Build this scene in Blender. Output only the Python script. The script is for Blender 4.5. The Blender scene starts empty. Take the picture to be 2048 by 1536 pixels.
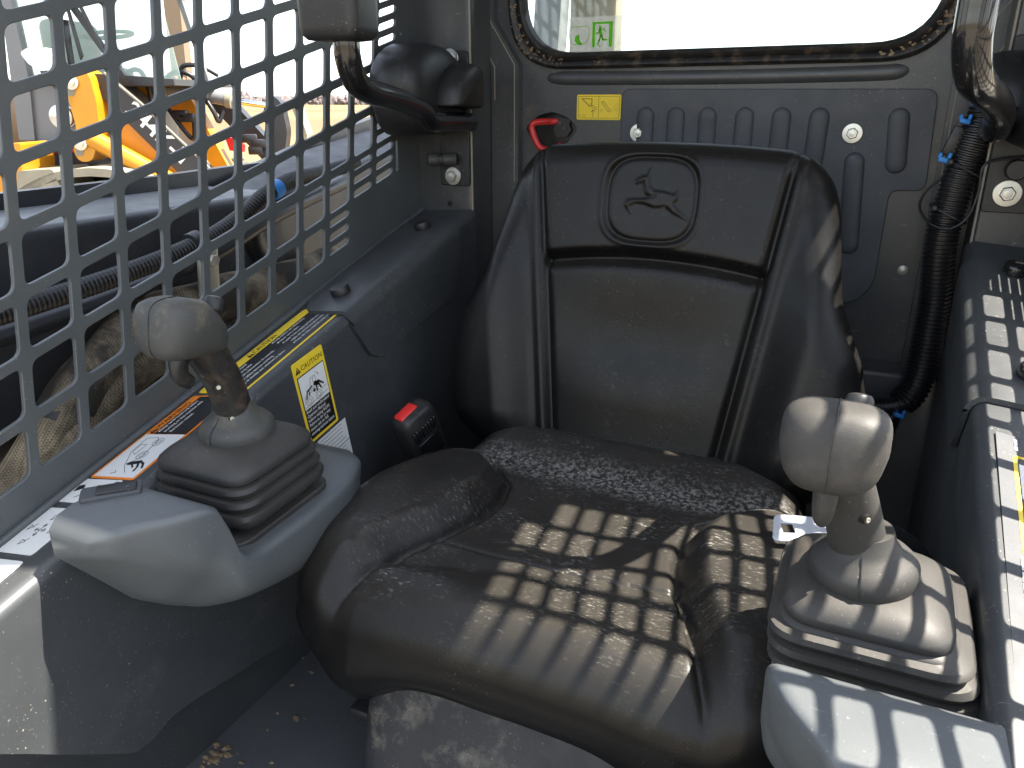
import bpy, bmesh, math, random
import numpy as np
from mathutils import Vector, Matrix, Quaternion
from mathutils.geometry import tessellate_polygon
random.seed(7)
rng = np.random.default_rng(7)
S = bpy.context.scene
COL = S.collection

# ------------------------------------------------------------------ camera, sky, sun, exposure
PSI, TH = math.radians(25.1), math.radians(20.1)
cam = bpy.data.cameras.new("camera")
cam.sensor_width = 36.0
cam.lens = 1550 / 2048 * 36.0
cam.clip_start, cam.clip_end = 0.01, 5000
camo = bpy.data.objects.new("camera", cam)
camo.rotation_euler = (math.pi / 2 - TH, 0, PSI)
COL.objects.link(camo)
S.camera = camo

SUN = Vector((0.52, 0.170, 1.0)).normalized()
wd = bpy.data.worlds.new("World")
S.world = wd
wd.use_nodes = True
nt = wd.node_tree
sky = nt.nodes.new("ShaderNodeTexSky")
sky.sky_type = 'NISHITA'
sky.sun_disc = False
sky.sun_elevation = math.asin(SUN.z)
sky.sun_rotation = math.atan2(SUN.x, SUN.y)
sky.altitude = 200
sky.air_density = 1.0
sky.dust_density = 1.0
sky.ozone_density = 0.4
bg = nt.nodes["Background"]
bg.inputs[1].default_value = 0.112
hs = nt.nodes.new("ShaderNodeHueSaturation")          # sky colour desaturated so the shade turns less blue
hs.inputs["Saturation"].default_value = 0.5
nt.links.new(sky.outputs[0], hs.inputs["Color"])
nt.links.new(hs.outputs[0], bg.inputs[0])

sl = bpy.data.lights.new("sun", 'SUN')
sl.energy = 4.1
sl.angle = math.radians(0.5)
sl.color = (1.0, 0.93, 0.82)
so = bpy.data.objects.new("sun", sl)
so.rotation_euler = (-SUN).to_track_quat('-Z', 'Y').to_euler()
so.location = (0, 0, 5)
COL.objects.link(so)

S.view_settings.view_transform = 'Standard'
S.view_settings.look = 'None'
S.view_settings.gamma = 1
S.view_settings.use_curve_mapping = False
S.view_settings.exposure = 2.28
S.render.engine = 'CYCLES'
S.cycles.max_bounces = 8
S.cycles.transparent_max_bounces = 12

# ------------------------------------------------------------------ helpers
CX2 = -0.464                      # mirror of the cab: x -> CX2 - x


def empty(name, loc, label=None, cat=None, group=None, kind=None):
    o = bpy.data.objects.new(name, None)
    o.empty_display_size = 0.05
    o.location = loc
    COL.objects.link(o)
    return tag(o, label, cat, group, kind)


def tag(o, label=None, cat=None, group=None, kind=None):
    if label: o["label"] = label
    if cat: o["category"] = cat
    if group: o["group"] = group
    if kind: o["kind"] = kind
    return o


def add(name, verts, faces, mat, parent=None, smooth=None, mir=False, kind=None):
    """one mesh object, vertices in world space"""
    if mir:
        verts = [(CX2 - v[0], v[1], v[2]) for v in verts]
        faces = [tuple(reversed(f)) for f in faces]
    me = bpy.data.meshes.new(name)
    me.from_pydata([tuple(v) for v in verts], [], [tuple(f) for f in faces])
    if smooth is not None:
        me.polygons.foreach_set("use_smooth", [True] * len(me.polygons))
        me.update()
        me.set_sharp_from_angle(angle=math.radians(smooth))
    else:
        me.update()
    o = bpy.data.objects.new(name, me)
    if mat: me.materials.append(mat)
    COL.objects.link(o)
    if parent is not None:
        o.parent = parent
        o.matrix_parent_inverse = Matrix.Translation(-parent.location) if parent.parent is None else Matrix()
    if kind: o["kind"] = kind
    return o


class G:
    """collects geometry"""
    def __init__(s): s.v, s.f = [], []
    def put(s, vf):
        n = len(s.v); s.v += [tuple(v) for v in vf[0]]; s.f += [tuple(i + n for i in f) for f in vf[1]]
        return s
    def build(s, name, mat, parent=None, smooth=None, mir=False, kind=None):
        return add(name, s.v, s.f, mat, parent, smooth, mir, kind)


def bm_out(bm):
    bm.verts.index_update()
    r = [v.co[:] for v in bm.verts], [[v.index for v in f.verts] for f in bm.faces]
    bm.free()
    return r


def xf(vf, m):
    return [(m @ Vector(v))[:] for v in vf[0]], vf[1]


def rbox(c, size, r=0.004, seg=2, rot=None):
    bm = bmesh.new()
    bmesh.ops.create_cube(bm, size=1.0, matrix=Matrix.Diagonal((*size, 1)))
    if r > 0:
        bmesh.ops.bevel(bm, geom=list(bm.edges), offset=min(r, min(size) * .49), segments=seg, profile=.5, affect='EDGES')
    m = Matrix.Translation(c)
    if rot is not None: m = m @ rot.to_4x4()
    bm.transform(m)
    return bm_out(bm)


def frame(o, u, v):
    """matrix with x axis u, y axis ~v, z axis u x v"""
    u = Vector(u).normalized(); n = u.cross(Vector(v)).normalized(); v = n.cross(u)
    m = Matrix((u, v, n)).transposed().to_4x4()
    m.translation = Vector(o)
    return m


def loft(rings, cap0=True, cap1=True, closed=True):
    n = len(rings[0]); v = [tuple(p) for r in rings for p in r]; f = []
    for i in range(len(rings) - 1):
        for j in range(n if closed else n - 1):
            k = (j + 1) % n
            f.append((i * n + j, i * n + k, (i + 1) * n + k, (i + 1) * n + j))
    if cap0: f.append(tuple(reversed(range(n))))
    if cap1: f.append(tuple(range((len(rings) - 1) * n, len(rings) * n)))
    return v, f


def catmull(pts, per=8, closed=False):
    P = [Vector(p) for p in pts]; n = len(P); out = []
    rngi = range(n) if closed else range(n - 1)
    for i in rngi:
        p0 = P[(i - 1) % n] if closed or i > 0 else P[0] * 2 - P[1]
        p1, p2 = P[i], P[(i + 1) % n]
        p3 = P[(i + 2) % n] if closed or i + 2 < n else p2 * 2 - p1
        for k in range(per):
            t = k / per
            out.append(.5 * ((2 * p1) + (p2 - p0) * t + (2 * p0 - 5 * p1 + 4 * p2 - p3) * t * t + (3 * p1 - p0 - 3 * p2 + p3) * t ** 3))
    if not closed: out.append(P[-1])
    return out


def resample(P, step):
    L = [0.0]
    for a, b in zip(P, P[1:]): L.append(L[-1] + (b - a).length)
    n = max(2, int(L[-1] / step)); out = []; j = 0
    for i in range(n + 1):
        s = L[-1] * i / n
        while j < len(L) - 2 and L[j + 1] < s: j += 1
        t = (s - L[j]) / max(1e-9, L[j + 1] - L[j])
        out.append(P[j].lerp(P[j + 1], min(1, t)))
    return out


def sweep(P, rad, seg=12, cap=True, sx=1.0):
    """tube along points P; rad number or f(i)"""
    T = [(P[min(i + 1, len(P) - 1)] - P[max(i - 1, 0)]).normalized() for i in range(len(P))]
    a = Vector((0, 0, 1)) if abs(T[0].z) < .9 else Vector((1, 0, 0))
    nrm = (a - T[0] * a.dot(T[0])).normalized(); rings = []
    for i, p in enumerate(P):
        nrm = (nrm - T[i] * nrm.dot(T[i])).normalized(); b = T[i].cross(nrm)
        r = rad(i) if callable(rad) else rad
        rings.append([p + (nrm * math.cos(2 * math.pi * k / seg) + b * math.sin(2 * math.pi * k / seg) * sx) * r for k in range(seg)])
    return loft(rings, cap, cap)


def tube(pts, r, seg=14, per=8):
    return sweep(catmull(pts, per), r, seg)


def conduit(pts, r, pitch=.0056, seg=14, depth=.12):
    P = resample(catmull(pts, 12), pitch / 4)
    pat = [1, 1, 1 - depth, 1 - depth]
    return sweep(P, lambda i: r * pat[i % 4], seg)


def lathe(prof, m, seg=24):
    """prof: list of (radius, height) ; m frame"""
    rings = [[m @ Vector((r * math.cos(2 * math.pi * k / seg), r * math.sin(2 * math.pi * k / seg), h)) for k in range(seg)] for r, h in prof]
    return loft(rings)


def rpoly(pts, r, n=5):
    """round the corners of a 2-D polygon; r number or list"""
    out = []; N = len(pts)
    for i in range(N):
        p = Vector(pts[i][:2]); a = Vector(pts[i - 1][:2]) - p; b = Vector(pts[(i + 1) % N][:2]) - p
        ri = r[i] if isinstance(r, (list, tuple)) else r
        d = min(ri, a.length * .48, b.length * .48)
        if d < 1e-6: out.append(tuple(p)); continue
        A, B = p + a.normalized() * d, p + b.normalized() * d
        for k in range(n + 1):
            t = k / n
            out.append(tuple(A * (1 - t) ** 2 + p * 2 * t * (1 - t) + B * t * t))
    return out


def rect(x0, y0, x1, y1): return [(x0, y0), (x1, y0), (x1, y1), (x0, y1)]


def plate(m, outline, holes=(), th=.004, bev=.0006):
    """flat plate with holes in frame m; mid-plane at z=0"""
    cu = bpy.data.curves.new("tmp", 'CURVE'); cu.dimensions = '2D'; cu.fill_mode = 'BOTH'
    cu.extrude = th / 2 - bev; cu.bevel_depth = bev; cu.bevel_resolution = 0
    for loop in [outline] + list(holes):
        if bev: pass
        sp = cu.splines.new('POLY'); sp.points.add(len(loop) - 1); sp.use_cyclic_u = True
        for q, p in zip(sp.points, loop): q.co = (p[0], p[1], 0, 1)
    ob = bpy.data.objects.new("tmp", cu)
    me = ob.to_mesh()
    v = [(m @ x.co)[:] for x in me.vertices]; f = [tuple(p.vertices) for p in me.polygons]
    ob.to_mesh_clear(); bpy.data.objects.remove(ob); bpy.data.curves.remove(cu)
    return v, f


def prism(m, pts, z0, z1):
    """solid from polygon pts between heights z0,z1 of frame m"""
    n = len(pts)
    v = [m @ Vector((p[0], p[1], z0)) for p in pts] + [m @ Vector((p[0], p[1], z1)) for p in pts]
    area = sum(pts[i - 1][0] * pts[i][1] - pts[i][0] * pts[i - 1][1] for i in range(n))
    tri = tessellate_polygon([[Vector((p[0], p[1], 0)) for p in pts]])
    f = []
    for t in tri:
        a, b, c = t
        cr = (pts[b][0] - pts[a][0]) * (pts[c][1] - pts[a][1]) - (pts[b][1] - pts[a][1]) * (pts[c][0] - pts[a][0])
        if cr < 0: a, b, c = c, b, a
        f.append((a + n, b + n, c + n)); f.append((c, b, a))
    for i in range(n):
        j = (i + 1) % n
        f.append((i, j, j + n, i + n) if area > 0 else (j, i, i + n, j + n))
    if z1 < z0: f = [tuple(reversed(q)) for q in f]
    return v, f


class Flat:
    """print on a decal: flat marks of one colour at one height of frame m"""
    def __init__(s, m, z): s.m, s.z, s.g = m, z, G()
    def poly(s, pts): s.g.put(prism(s.m, pts, s.z - .00015, s.z)); return s
    def line(s, pts, w, closed=False):
        P = [Vector(p) for p in pts]
        if closed: P.append(P[0])
        for a, b in zip(P, P[1:]):
            d = (b - a)
            if d.length < 1e-7: continue
            d.normalize(); q = Vector((-d.y, d.x)) * w / 2; e = d * w * .35
            s.poly([a - e - q, b + e - q, b + e + q, a - e + q])
        return s
    def disc(s, c, r, n=16): return s.poly([(c[0] + r * math.cos(2 * math.pi * k / n), c[1] + r * math.sin(2 * math.pi * k / n)) for k in range(n)])
    def ring(s, c, r, w, n=18): return s.line([(c[0] + r * math.cos(2 * math.pi * k / n), c[1] + r * math.sin(2 * math.pi * k / n)) for k in range(n)], w, True)
    def tri(s, c, h):
        return s.poly([(c[0] - h * .58, c[1] - h / 2), (c[0] + h * .58, c[1] - h / 2), (c[0], c[1] + h / 2)])
    def words(s, x0, x1, y, h):
        x = x0
        while x < x1 - h:
            w = min(random.uniform(1.5, 4) * h, x1 - x)
            s.poly(rect(x, y, x + w, y + h * .72)); x += w + h * .5
        return s
    def build(s, name, mat, parent): return s.g.build(name, mat, parent)


FONT = bpy.data.fonts.load("<builtin>")


def text(m, s, x, y, size, z, name, mat, parent, w=None, align='LEFT', bold=0.0):
    cu = bpy.data.curves.new("tmp", 'FONT'); cu.body = s; cu.size = size; cu.font = FONT
    cu.align_x = align; cu.resolution_u = 2; cu.offset = bold * size; cu.space_line = 1.0; cu.fill_mode = 'FRONT'
    ob = bpy.data.objects.new("tmp", cu); me = ob.to_mesh()
    co = [v.co.copy() for v in me.vertices]
    k = 1.0
    if w and co:
        wx = max(c.x for c in co) - min(c.x for c in co)
        k = w / wx if wx > 0 else 1
    v = [m @ Vector((x + c.x * k, y + c.y, z)) for c in co]; f = [tuple(p.vertices) for p in me.polygons]
    ob.to_mesh_clear(); bpy.data.objects.remove(ob); bpy.data.curves.remove(cu)
    return add(name, v, f, mat, parent)


# ------------------------------------------------------------------ materials
def sss(x, a, b):
    t = np.clip((x - a) / (b - a), 0, 1); return t * t * (3 - 2 * t)


class N:
    def __init__(s, name):
        s.mat = bpy.data.materials.new(name); s.mat.use_nodes = True
        s.t = s.mat.node_tree; s.b = s.t.nodes["Principled BSDF"]
        s.tc = s.t.nodes.new("ShaderNodeTexCoord").outputs["Object"]
    def link(s, a, b): s.t.links.new(a, b)
    def new(s, t, **kw):
        n = s.t.nodes.new(t)
        for k, v in kw.items(): setattr(n, k, v)
        return n
    def noise(s, scale, detail=6, rough=.6, vec=None, dist=0):
        n = s.new("ShaderNodeTexNoise"); n.inputs["Scale"].default_value = scale; n.inputs["Detail"].default_value = detail
        n.inputs["Roughness"].default_value = rough; n.inputs["Distortion"].default_value = dist
        s.link(vec or s.tc, n.inputs["Vector"]); return n.outputs[0]
    def voro(s, scale, feature='F1', vec=None):
        n = s.new("ShaderNodeTexVoronoi", feature=feature); n.inputs["Scale"].default_value = scale
        s.link(vec or s.tc, n.inputs["Vector"]); return n.outputs["Distance"]
    def ramp(s, x, a, b, lo=0., hi=1.):
        n = s.new("ShaderNodeMapRange"); n.clamp = True
        n.inputs[1].default_value, n.inputs[2].default_value, n.inputs[3].default_value, n.inputs[4].default_value = a, b, lo, hi
        s.link(x, n.inputs[0]); return n.outputs[0]
    def math(s, op, a, b=None):
        n = s.new("ShaderNodeMath", operation=op)
        for i, q in enumerate((a, b)):
            if q is None: continue
            if isinstance(q, (int, float)): n.inputs[i].default_value = q
            else: s.link(q, n.inputs[i])
        return n.outputs[0]
    def mul(s, *a):
        r = a[0]
        for q in a[1:]: r = s.math('MULTIPLY', r, q)
        return r
    def mix(s, f, a, b):
        n = s.new("ShaderNodeMix", data_type='RGBA')
        for k, q in ((0, f), (6, a), (7, b)):
            if isinstance(q, tuple): n.inputs[k].default_value = (*q[:3], 1)
            elif isinstance(q, (int, float)): n.inputs[k].default_value = q
            else: s.link(q, n.inputs[k])
        return n.outputs[2]
    def up(s, a=.3, b=.95):
        g = s.new("ShaderNodeNewGeometry"); x = s.new("ShaderNodeSeparateXYZ"); s.link(g.outputs["Normal"], x.inputs[0])
        return s.ramp(x.outputs[2], a, b)
    def bump(s, h, strength=.3, dist=.002):
        n = s.new("ShaderNodeBump"); n.inputs["Strength"].default_value = strength; n.inputs["Distance"].default_value = dist
        s.link(h, n.inputs["Height"])
        prev = s.b.inputs["Normal"].links
        if prev: s.link(prev[0].from_socket, n.inputs["Normal"])
        s.link(n.outputs[0], s.b.inputs["Normal"])
    def set(s, col=None, rough=None, metal=None, spec=None, coat=None):
        for key, q in (("Base Color", col), ("Roughness", rough), ("Metallic", metal), ("Specular IOR Level", spec), ("Coat Weight", coat)):
            if q is None: continue
            if isinstance(q, tuple): s.b.inputs[key].default_value = (*q[:3], 1)
            elif isinstance(q, (int, float)): s.b.inputs[key].default_value = q
            else: s.link(q, s.b.inputs[key])
        return s.mat


DUST = (.30, .235, .16)


def surf(name, col, rough=.45, metal=0., spec=.5, dust=.0, dscale=1.0, film=.0, speck=.0, bscale=0, bstr=.1, var=.12, coat=0., dcol=DUST, scratch=0.):
    n = N(name)
    c = n.mix(n.ramp(n.noise(9, 5), .3, .7), tuple(x * (1 - var) for x in col), tuple(min(1, x * (1 + var)) for x in col))
    r = n.ramp(n.noise(22, 6), .3, .7, rough * .85, min(1, rough * 1.18))
    if film:
        c = n.mix(n.mul(n.up(), n.ramp(n.noise(6, 8, .65), .25, .75, film * .35, film)), c, dcol)
    if dust:
        f = n.mul(n.ramp(n.noise(26 * dscale, 10, .72), .5, .72), n.ramp(n.noise(5 * dscale, 3), .4, .65), dust)
        c = n.mix(f, c, dcol); 
    if speck:
        f = n.mul(n.ramp(n.noise(420, 2, .5), .68, .73), n.ramp(n.noise(14, 4), .42, .6), speck)
        c = n.mix(f, c, (.42, .38, .31))
    if scratch:
        mp = n.new("ShaderNodeMapping"); mp.inputs["Scale"].default_value = (6, 60, 30); mp.inputs["Rotation"].default_value = (.5, .9, .4)
        n.link(n.tc, mp.inputs[0])
        f = n.mul(n.ramp(n.noise(9, 3, .5, mp.outputs[0]), .70, .74), scratch)
        c = n.mix(f, c, (.35, .34, .32))
    if bscale: n.bump(n.noise(bscale, 3), bstr, .001)
    return n.set(c, r, metal, spec, coat)


def plain(name, col, rough=.5, metal=0., spec=.5, var=.05):
    return surf(name, col, rough, metal, spec, var=var)


MAT = dict(
    paint=surf("charcoal_paint", (.050, .053, .055), .32, dust=.24, film=.06, speck=.55, bscale=55, bstr=.05, scratch=.35),
    console=surf("console_paint", (.048, .052, .055), .40, dust=.30, film=.07, dcol=(.17, .16, .14), speck=.7, bscale=60, bstr=.05, scratch=.5),
    mesh=surf("screen_paint", (.072, .080, .083), .42, dust=.10, film=.0, speck=.5, scratch=.2),
    rearp=surf("panel_mat", (.055, .059, .066), .55, dust=.10, speck=.4, bscale=900, bstr=.12),
    pod=surf("grey_plastic", (.092, .103, .110), .40, dust=.10, film=.05, speck=.4, bscale=700, bstr=.10, scratch=.3, var=.08),
    podr=surf("grey_plastic_edge", (.10, .115, .13), .5, speck=.3),
    rubber=surf("black_rubber", (.029, .029, .028), .58, dust=.18, film=.08, speck=.3, bscale=500, bstr=.08),
    gripd=surf("soft_grip_dry", (.033, .032, .030), .6, dust=.16, film=.05, speck=.3, bscale=900, bstr=.10),
    grip=surf("soft_grip", (.050, .051, .049), .55, dust=.75, film=.10, dscale=1.6, speck=.3, bscale=900, bstr=.10, dcol=(.20, .165, .10)),
    shaft=surf("grip_shaft", (.016, .016, .016), .42, dust=.85, dscale=1.8, speck=.3, dcol=(.16, .10, .055)),
    blackp=surf("black_plastic", (.018, .018, .019), .42, speck=.5, dust=.12, bscale=800, bstr=.08),
    gloss=surf("gloss_black", (.010, .010, .011), .16, speck=.35, dust=.05, coat=.4),
    conduit=surf("conduit_black", (.012, .012, .013), .38, dust=.04, speck=.08),
    seal=surf("window_rubber", (.014, .0135, .013), .5, dust=.7, dscale=2.2, dcol=(.22, .15, .09)),
    zinc=surf("zinc", (.62, .62, .58), .34, 1.0, dust=.25),
    zincd=surf("worn_zinc", (.56, .53, .44), .45, .7, dust=.3, dcol=(.3, .28, .2)),
    chrome=plain("chrome", (.72, .74, .80), .18, 1.0),
    sky_pale_steel=plain("sky_pale_steel", (.66, .68, .74), .32, .25),  # pale, mostly diffuse colour stands in for sky reflected in the steel
    red=surf("red_paint", (.55, .022, .022), .35, dust=.12),
    redp=plain("red_plastic", (.75, .03, .025), .4),
    black=plain("print_black", (.012, .012, .013), .4),
    white=surf("print_white", (.78, .78, .75), .4, dust=.10, speck=.2, var=.03, dcol=(.45, .34, .2)),
    yellow=surf("print_yellow", (.88, .64, .04), .4, dust=.12, var=.05, dcol=(.4, .25, .08)),
    yellowt=surf("print_yellow_tag", (.86, .62, .025), .45, speck=.3, var=.05),
    orange=plain("print_orange", (.90, .25, .02), .4),
    blue=plain("blue_clip", (.02, .22, .62), .4),
    fabric=None,
    edge=surf("worn_and_lit_edge", (.26, .24, .20), .55, dust=.5),  # pale colour for the worn lip and the painted ridge highlights
    floor=surf("rubber_floor", (.085, .092, .10), .55, dust=.35, film=.22, speck=.7, bscale=90, bstr=.2, dcol=(.16, .14, .11)),
    dirtplate=surf("dusty_cover", (.022, .023, .025), .55, dust=.95, film=.05, dscale=.8, speck=.6, bscale=70, bstr=.12, dcol=(.24, .21, .165)),
    greasy=surf("engine_black", (.010, .0098, .0095), .40, dust=.22, dcol=(.14, .10, .06)),
    beam=surf("lift_beam_paint", (.022, .024, .029), .38, dust=.10, speck=.35),
    lyellow=surf("loader_yellow", (.52, .225, .010), .38, var=.06),
    fyellow=surf("frame_yellow", (.62, .30, .02), .45, dust=.2),
    lgrey=surf("loader_grey", (.16, .165, .17), .35, var=.05),
    lblack=surf("loader_black", (.022, .022, .025), .4, var=.05),
    lbeige=surf("loader_dusty", (.22, .20, .15), .7, dust=.3, dcol=(.42, .37, .28)),
    tan=plain("tan_post", (.20, .145, .09), .6),
    tyre=surf("tyre", (.11, .085, .06), .85, dust=.6),
    lamp=plain("lamp_lens", (.55, .55, .55), .15, .6),
    mud=surf("dried_mud", (.20, .145, .085), .95, bscale=200, bstr=.8, var=.4),
)


def fabric_mat():
    n = N("woven_sleeve")
    w = n.new("ShaderNodeTexChecker"); w.inputs["Scale"].default_value = 420
    n.link(n.tc, w.inputs["Vector"])
    big = n.ramp(n.noise(11, 5), .42, .62)
    c = n.mix(big, (.035, .028, .020), (.36, .29, .19))
    c = n.mix(n.mul(w.outputs["Fac"], .55), c, (.02, .018, .014))
    n.bump(w.outputs["Fac"], .5, .001)
    return n.set(c, .9)


MAT["fabric"] = fabric_mat()


def vinyl_mat(name, film, speck, center=None, rad=.2):
    n = N(name)
    base = n.mix(n.ramp(n.noise(5, 4), .3, .7), (.0042, .0042, .0044), (.0072, .0070, .0069))
    c = base
    if center is not None:
        d = n.new("ShaderNodeVectorMath", operation='DISTANCE'); n.link(n.tc, d.inputs[0]); d.inputs[1].default_value = center
        zone = n.ramp(d.outputs["Value"], rad, rad * .45)
    else:
        zone = 1.0
    up = n.up(.25, .95) if center is not None else n.up(-.1, .9)
    f = n.mul(up, n.ramp(n.noise(11, 8, .7), .25, .75, film * .55, film))
    c = n.mix(f, c, (.30, .27, .225))
    mp = n.new("ShaderNodeMapping"); mp.inputs["Scale"].default_value = (1.0, 3.0, 1); n.link(n.tc, mp.inputs[0])
    fl = n.ramp(n.noise(150, 8, .66, mp.outputs[0]), .55, .68)
    f2 = n.mul(fl, n.ramp(n.noise(12, 5, .65), .43, .64), up, zone, speck * .8) if center is not None else n.mul(fl, n.ramp(n.noise(20, 4), .50, .66), speck)
    c = n.mix(f2, c, (.36, .34, .30))
    if center is not None:
        sp = n.new("ShaderNodeSeparateXYZ"); n.link(n.tc, sp.inputs[0])
        wob = n.math('ADD', sp.outputs[1], n.mul(n.noise(16, 4), .05))
        rear = n.mul(n.ramp(wob, .765, .785), n.ramp(wob, .835, .805), n.ramp(n.noise(210, 6, .7), .46, .62), .75)
        c = n.mix(rear, c, (.34, .325, .295))
    fs = n.mul(n.ramp(n.noise(520, 2, .5), .70, .74), n.ramp(n.noise(9, 4), .45, .65), .5)
    c = n.mix(fs, c, (.30, .28, .25))
    rg = n.ramp(n.noise(30, 5), .3, .7, .27, .36)
    # leather grain and creases
    wv = n.new("ShaderNodeVectorMath", operation='MULTIPLY_ADD')
    nz = n.new("ShaderNodeTexNoise"); nz.inputs["Scale"].default_value = 30; nz.inputs["Detail"].default_value = 5
    n.link(n.tc, nz.inputs["Vector"]); n.link(nz.outputs["Color"], wv.inputs[0]); wv.inputs[1].default_value = (.03, .03, .03); n.link(n.tc, wv.inputs[2])
    cre = n.ramp(n.voro(75, 'DISTANCE_TO_EDGE', wv.outputs[0]), 0, .05)
    cmask = n.ramp(n.noise(7, 3), .45, .62, 0, 1)
    h = n.math('ADD', n.mul(cre, cmask, .35), n.mul(n.noise(650, 3), .55))
    n.bump(h, .22, .0010)
    return n.set(c, rg, 0, .24)


MAT["vinyl_back"] = vinyl_mat("vinyl_back", .045, .08)
MAT["vinyl_seat"] = vinyl_mat("vinyl_seat", .12, 1.0, (-.23, .66, -.41), .30)


def glass_mat():
    n = N("window_glass")
    t = n.new("ShaderNodeBsdfTransparent"); g = n.new("ShaderNodeBsdfGlossy"); g.inputs["Roughness"].default_value = .02
    d = n.new("ShaderNodeBsdfDiffuse"); d.inputs["Color"].default_value = (.6, .58, .54, 1)
    t.inputs["Color"].default_value = (.90, .94, .92, 1)
    fr = n.new("ShaderNodeFresnel"); fr.inputs["IOR"].default_value = 1.45
    m1 = n.new("ShaderNodeMixShader"); n.link(fr.outputs[0], m1.inputs[0]); n.link(t.outputs[0], m1.inputs[1]); n.link(g.outputs[0], m1.inputs[2])
    f = n.mul(n.ramp(n.noise(160, 5, .6), .6, .72), .35)
    m2 = n.new("ShaderNodeMixShader"); n.link(f, m2.inputs[0]); n.link(m1.outputs[0], m2.inputs[1]); n.link(d.outputs[0], m2.inputs[2])
    n.link(m2.outputs[0], n.t.nodes["Material Output"].inputs[0])
    return n.mat


MAT["glass"] = glass_mat()


def film_mat(name, col, a):
    n = N(name)
    t = n.new("ShaderNodeBsdfTransparent"); d = n.new("ShaderNodeBsdfTranslucent"); d.inputs["Color"].default_value = (*col, 1)
    d2 = n.new("ShaderNodeBsdfDiffuse"); d2.inputs["Color"].default_value = (*col, 1)
    m0 = n.new("ShaderNodeMixShader"); m0.inputs[0].default_value = .4; n.link(d.outputs[0], m0.inputs[1]); n.link(d2.outputs[0], m0.inputs[2])
    m = n.new("ShaderNodeMixShader"); m.inputs[0].default_value = a; n.link(t.outputs[0], m.inputs[1]); n.link(m0.outputs[0], m.inputs[2])
    n.link(m.outputs[0], n.t.nodes["Material Output"].inputs[0])
    return n.mat


MAT["film"] = film_mat("clear_film", (.8, .8, .78), .25)
MAT["green"] = film_mat("green_film", (.22, .62, .05), .92)

# ------------------------------------------------------------------ ground, field, sky line
def ring_disc(r0, r1, z, n=96, zf=None):
    a = [(r0 * math.cos(2 * math.pi * k / n), r0 * math.sin(2 * math.pi * k / n), z) for k in range(n)]
    b = [(r1 * math.cos(2 * math.pi * k / n), r1 * math.sin(2 * math.pi * k / n), z) for k in range(n)]
    return loft([a, b], False, False)


def ground_mat():
    n = N("yard_gravel")
    c = n.mix(n.ramp(n.noise(.6, 8), .35, .65), (.16, .135, .10), (.26, .225, .175))
    c = n.mix(n.ramp(n.noise(40, 4), .5, .7, 0, .5), c, (.22, .18, .13))
    n.bump(n.noise(60, 5), .5, .01)
    return n.set(c, .95)


def field_mat():
    n = N("stubble_field")
    d = n.new("ShaderNodeVectorMath", operation='LENGTH'); n.link(n.tc, d.inputs[0])
    band = n.ramp(n.math('SINE', n.mul(d.outputs["Value"], .075)), -.6, .9)
    c = n.mix(band, (.15, .098, .040), (.195, .145, .062))
    c = n.mix(n.ramp(n.noise(.15, 6), .4, .65, 0, .6), c, (.12, .078, .038))
    return n.set(c, 1.0)


def disc(name, r, z, m):
    o = add(name, [(r * math.cos(2 * math.pi * k / 96), r * math.sin(2 * math.pi * k / 96), z) for k in range(96)], [tuple(range(96))], m)
    o["kind"] = "structure"; return o


disc("field", 2500, -1.66, field_mat())
disc("yard_ground", 16, -1.65, ground_mat())


def treeline_mat():
    n = N("hazy_trees")
    c = n.mix(n.ramp(n.noise(.4, 5), .3, .7), (.13, .105, .10), (.17, .14, .135))  # pinkish grey puts the distant haze into the tree colour
    return n.set(c, 1.0)


g = G()
bm = bmesh.new(); bmesh.ops.create_icosphere(bm, subdivisions=1, radius=1); ico_v, ico_f = bm_out(bm); ico_v = np.array(ico_v)
for i in range(5200):
    a = random.uniform(math.radians(25), math.radians(205)); r = random.uniform(330, 400)
    h = random.uniform(.8, 2.6) * (1 + .5 * math.sin(a * 37) * math.sin(a * 91)); w = random.uniform(.7, 2.0)
    v = ico_v * rng.uniform(.7, 1.3, (len(ico_v), 1)) * np.array([w, w, h]) + np.array([r * math.cos(a), r * math.sin(a), -1.2 + random.uniform(0, 1.6)])
    g.put((v.tolist(), ico_f))
g.build("distant_treeline", treeline_mat(), kind="stuff")

# ------------------------------------------------------------------ operator cab shell
XL, XR = -0.66, CX2 + 0.66          # side screens
cab = empty("operator_cab", (-.232, .65, -.71), "dark charcoal cab interior of a compact loader with ribbed rear wall and rubber floor", "cab")
MW = frame((0, 1.15, 0), (1, 0, 0), (0, 0, 1))              # rear wall: x, z ; normal -Y (towards the operator)
win = rpoly([(-.527, .052), (.048, .052), (.062, .46), (-.545, .46)], [.085, .085, .06, .06], 8)
lever_hole = rpoly([(-.516, -.040), (-.494, -.021), (-.470, -.0155), (-.446, -.023), (-.428, -.039), (-.437, -.053), (-.458, -.073), (-.487, -.080)], .007, 3)
wall_out = rect(-.60, -.34, .135, .57)
add("rear_wall", *plate(MW, wall_out, [win, lever_hole], .004), MAT["paint"], cab)
# lower box that the rear wall stands on
add("rear_box", *rbox((-.232, 1.135, -.525), (.72, .075, .37), .008, 3), MAT["paint"], cab, 40)
add("lever_recess", *rbox((-.47, 1.185, -.047), (.13, .04, .09), .004, 2), MAT["greasy"], cab, 40)
add("floor_mat", *rbox((-.232, .58, -.715), (.84, 1.30, .03), .004, 1), MAT["floor"], cab, 40)
for x_ in (-.618, CX2 + .618): add("lower_side_wall", *rbox((x_, .52, -.56), (.012, 1.15, .30), .003, 1), MAT["paint"], cab, 40)
add("roof", *rbox((-.232, 1.115, .585), (.90, 1.27, .03), .008, 2), MAT["paint"], cab, 40)  # unseen rear overhang, lengthened to shade the frame outside the left screen
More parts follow.
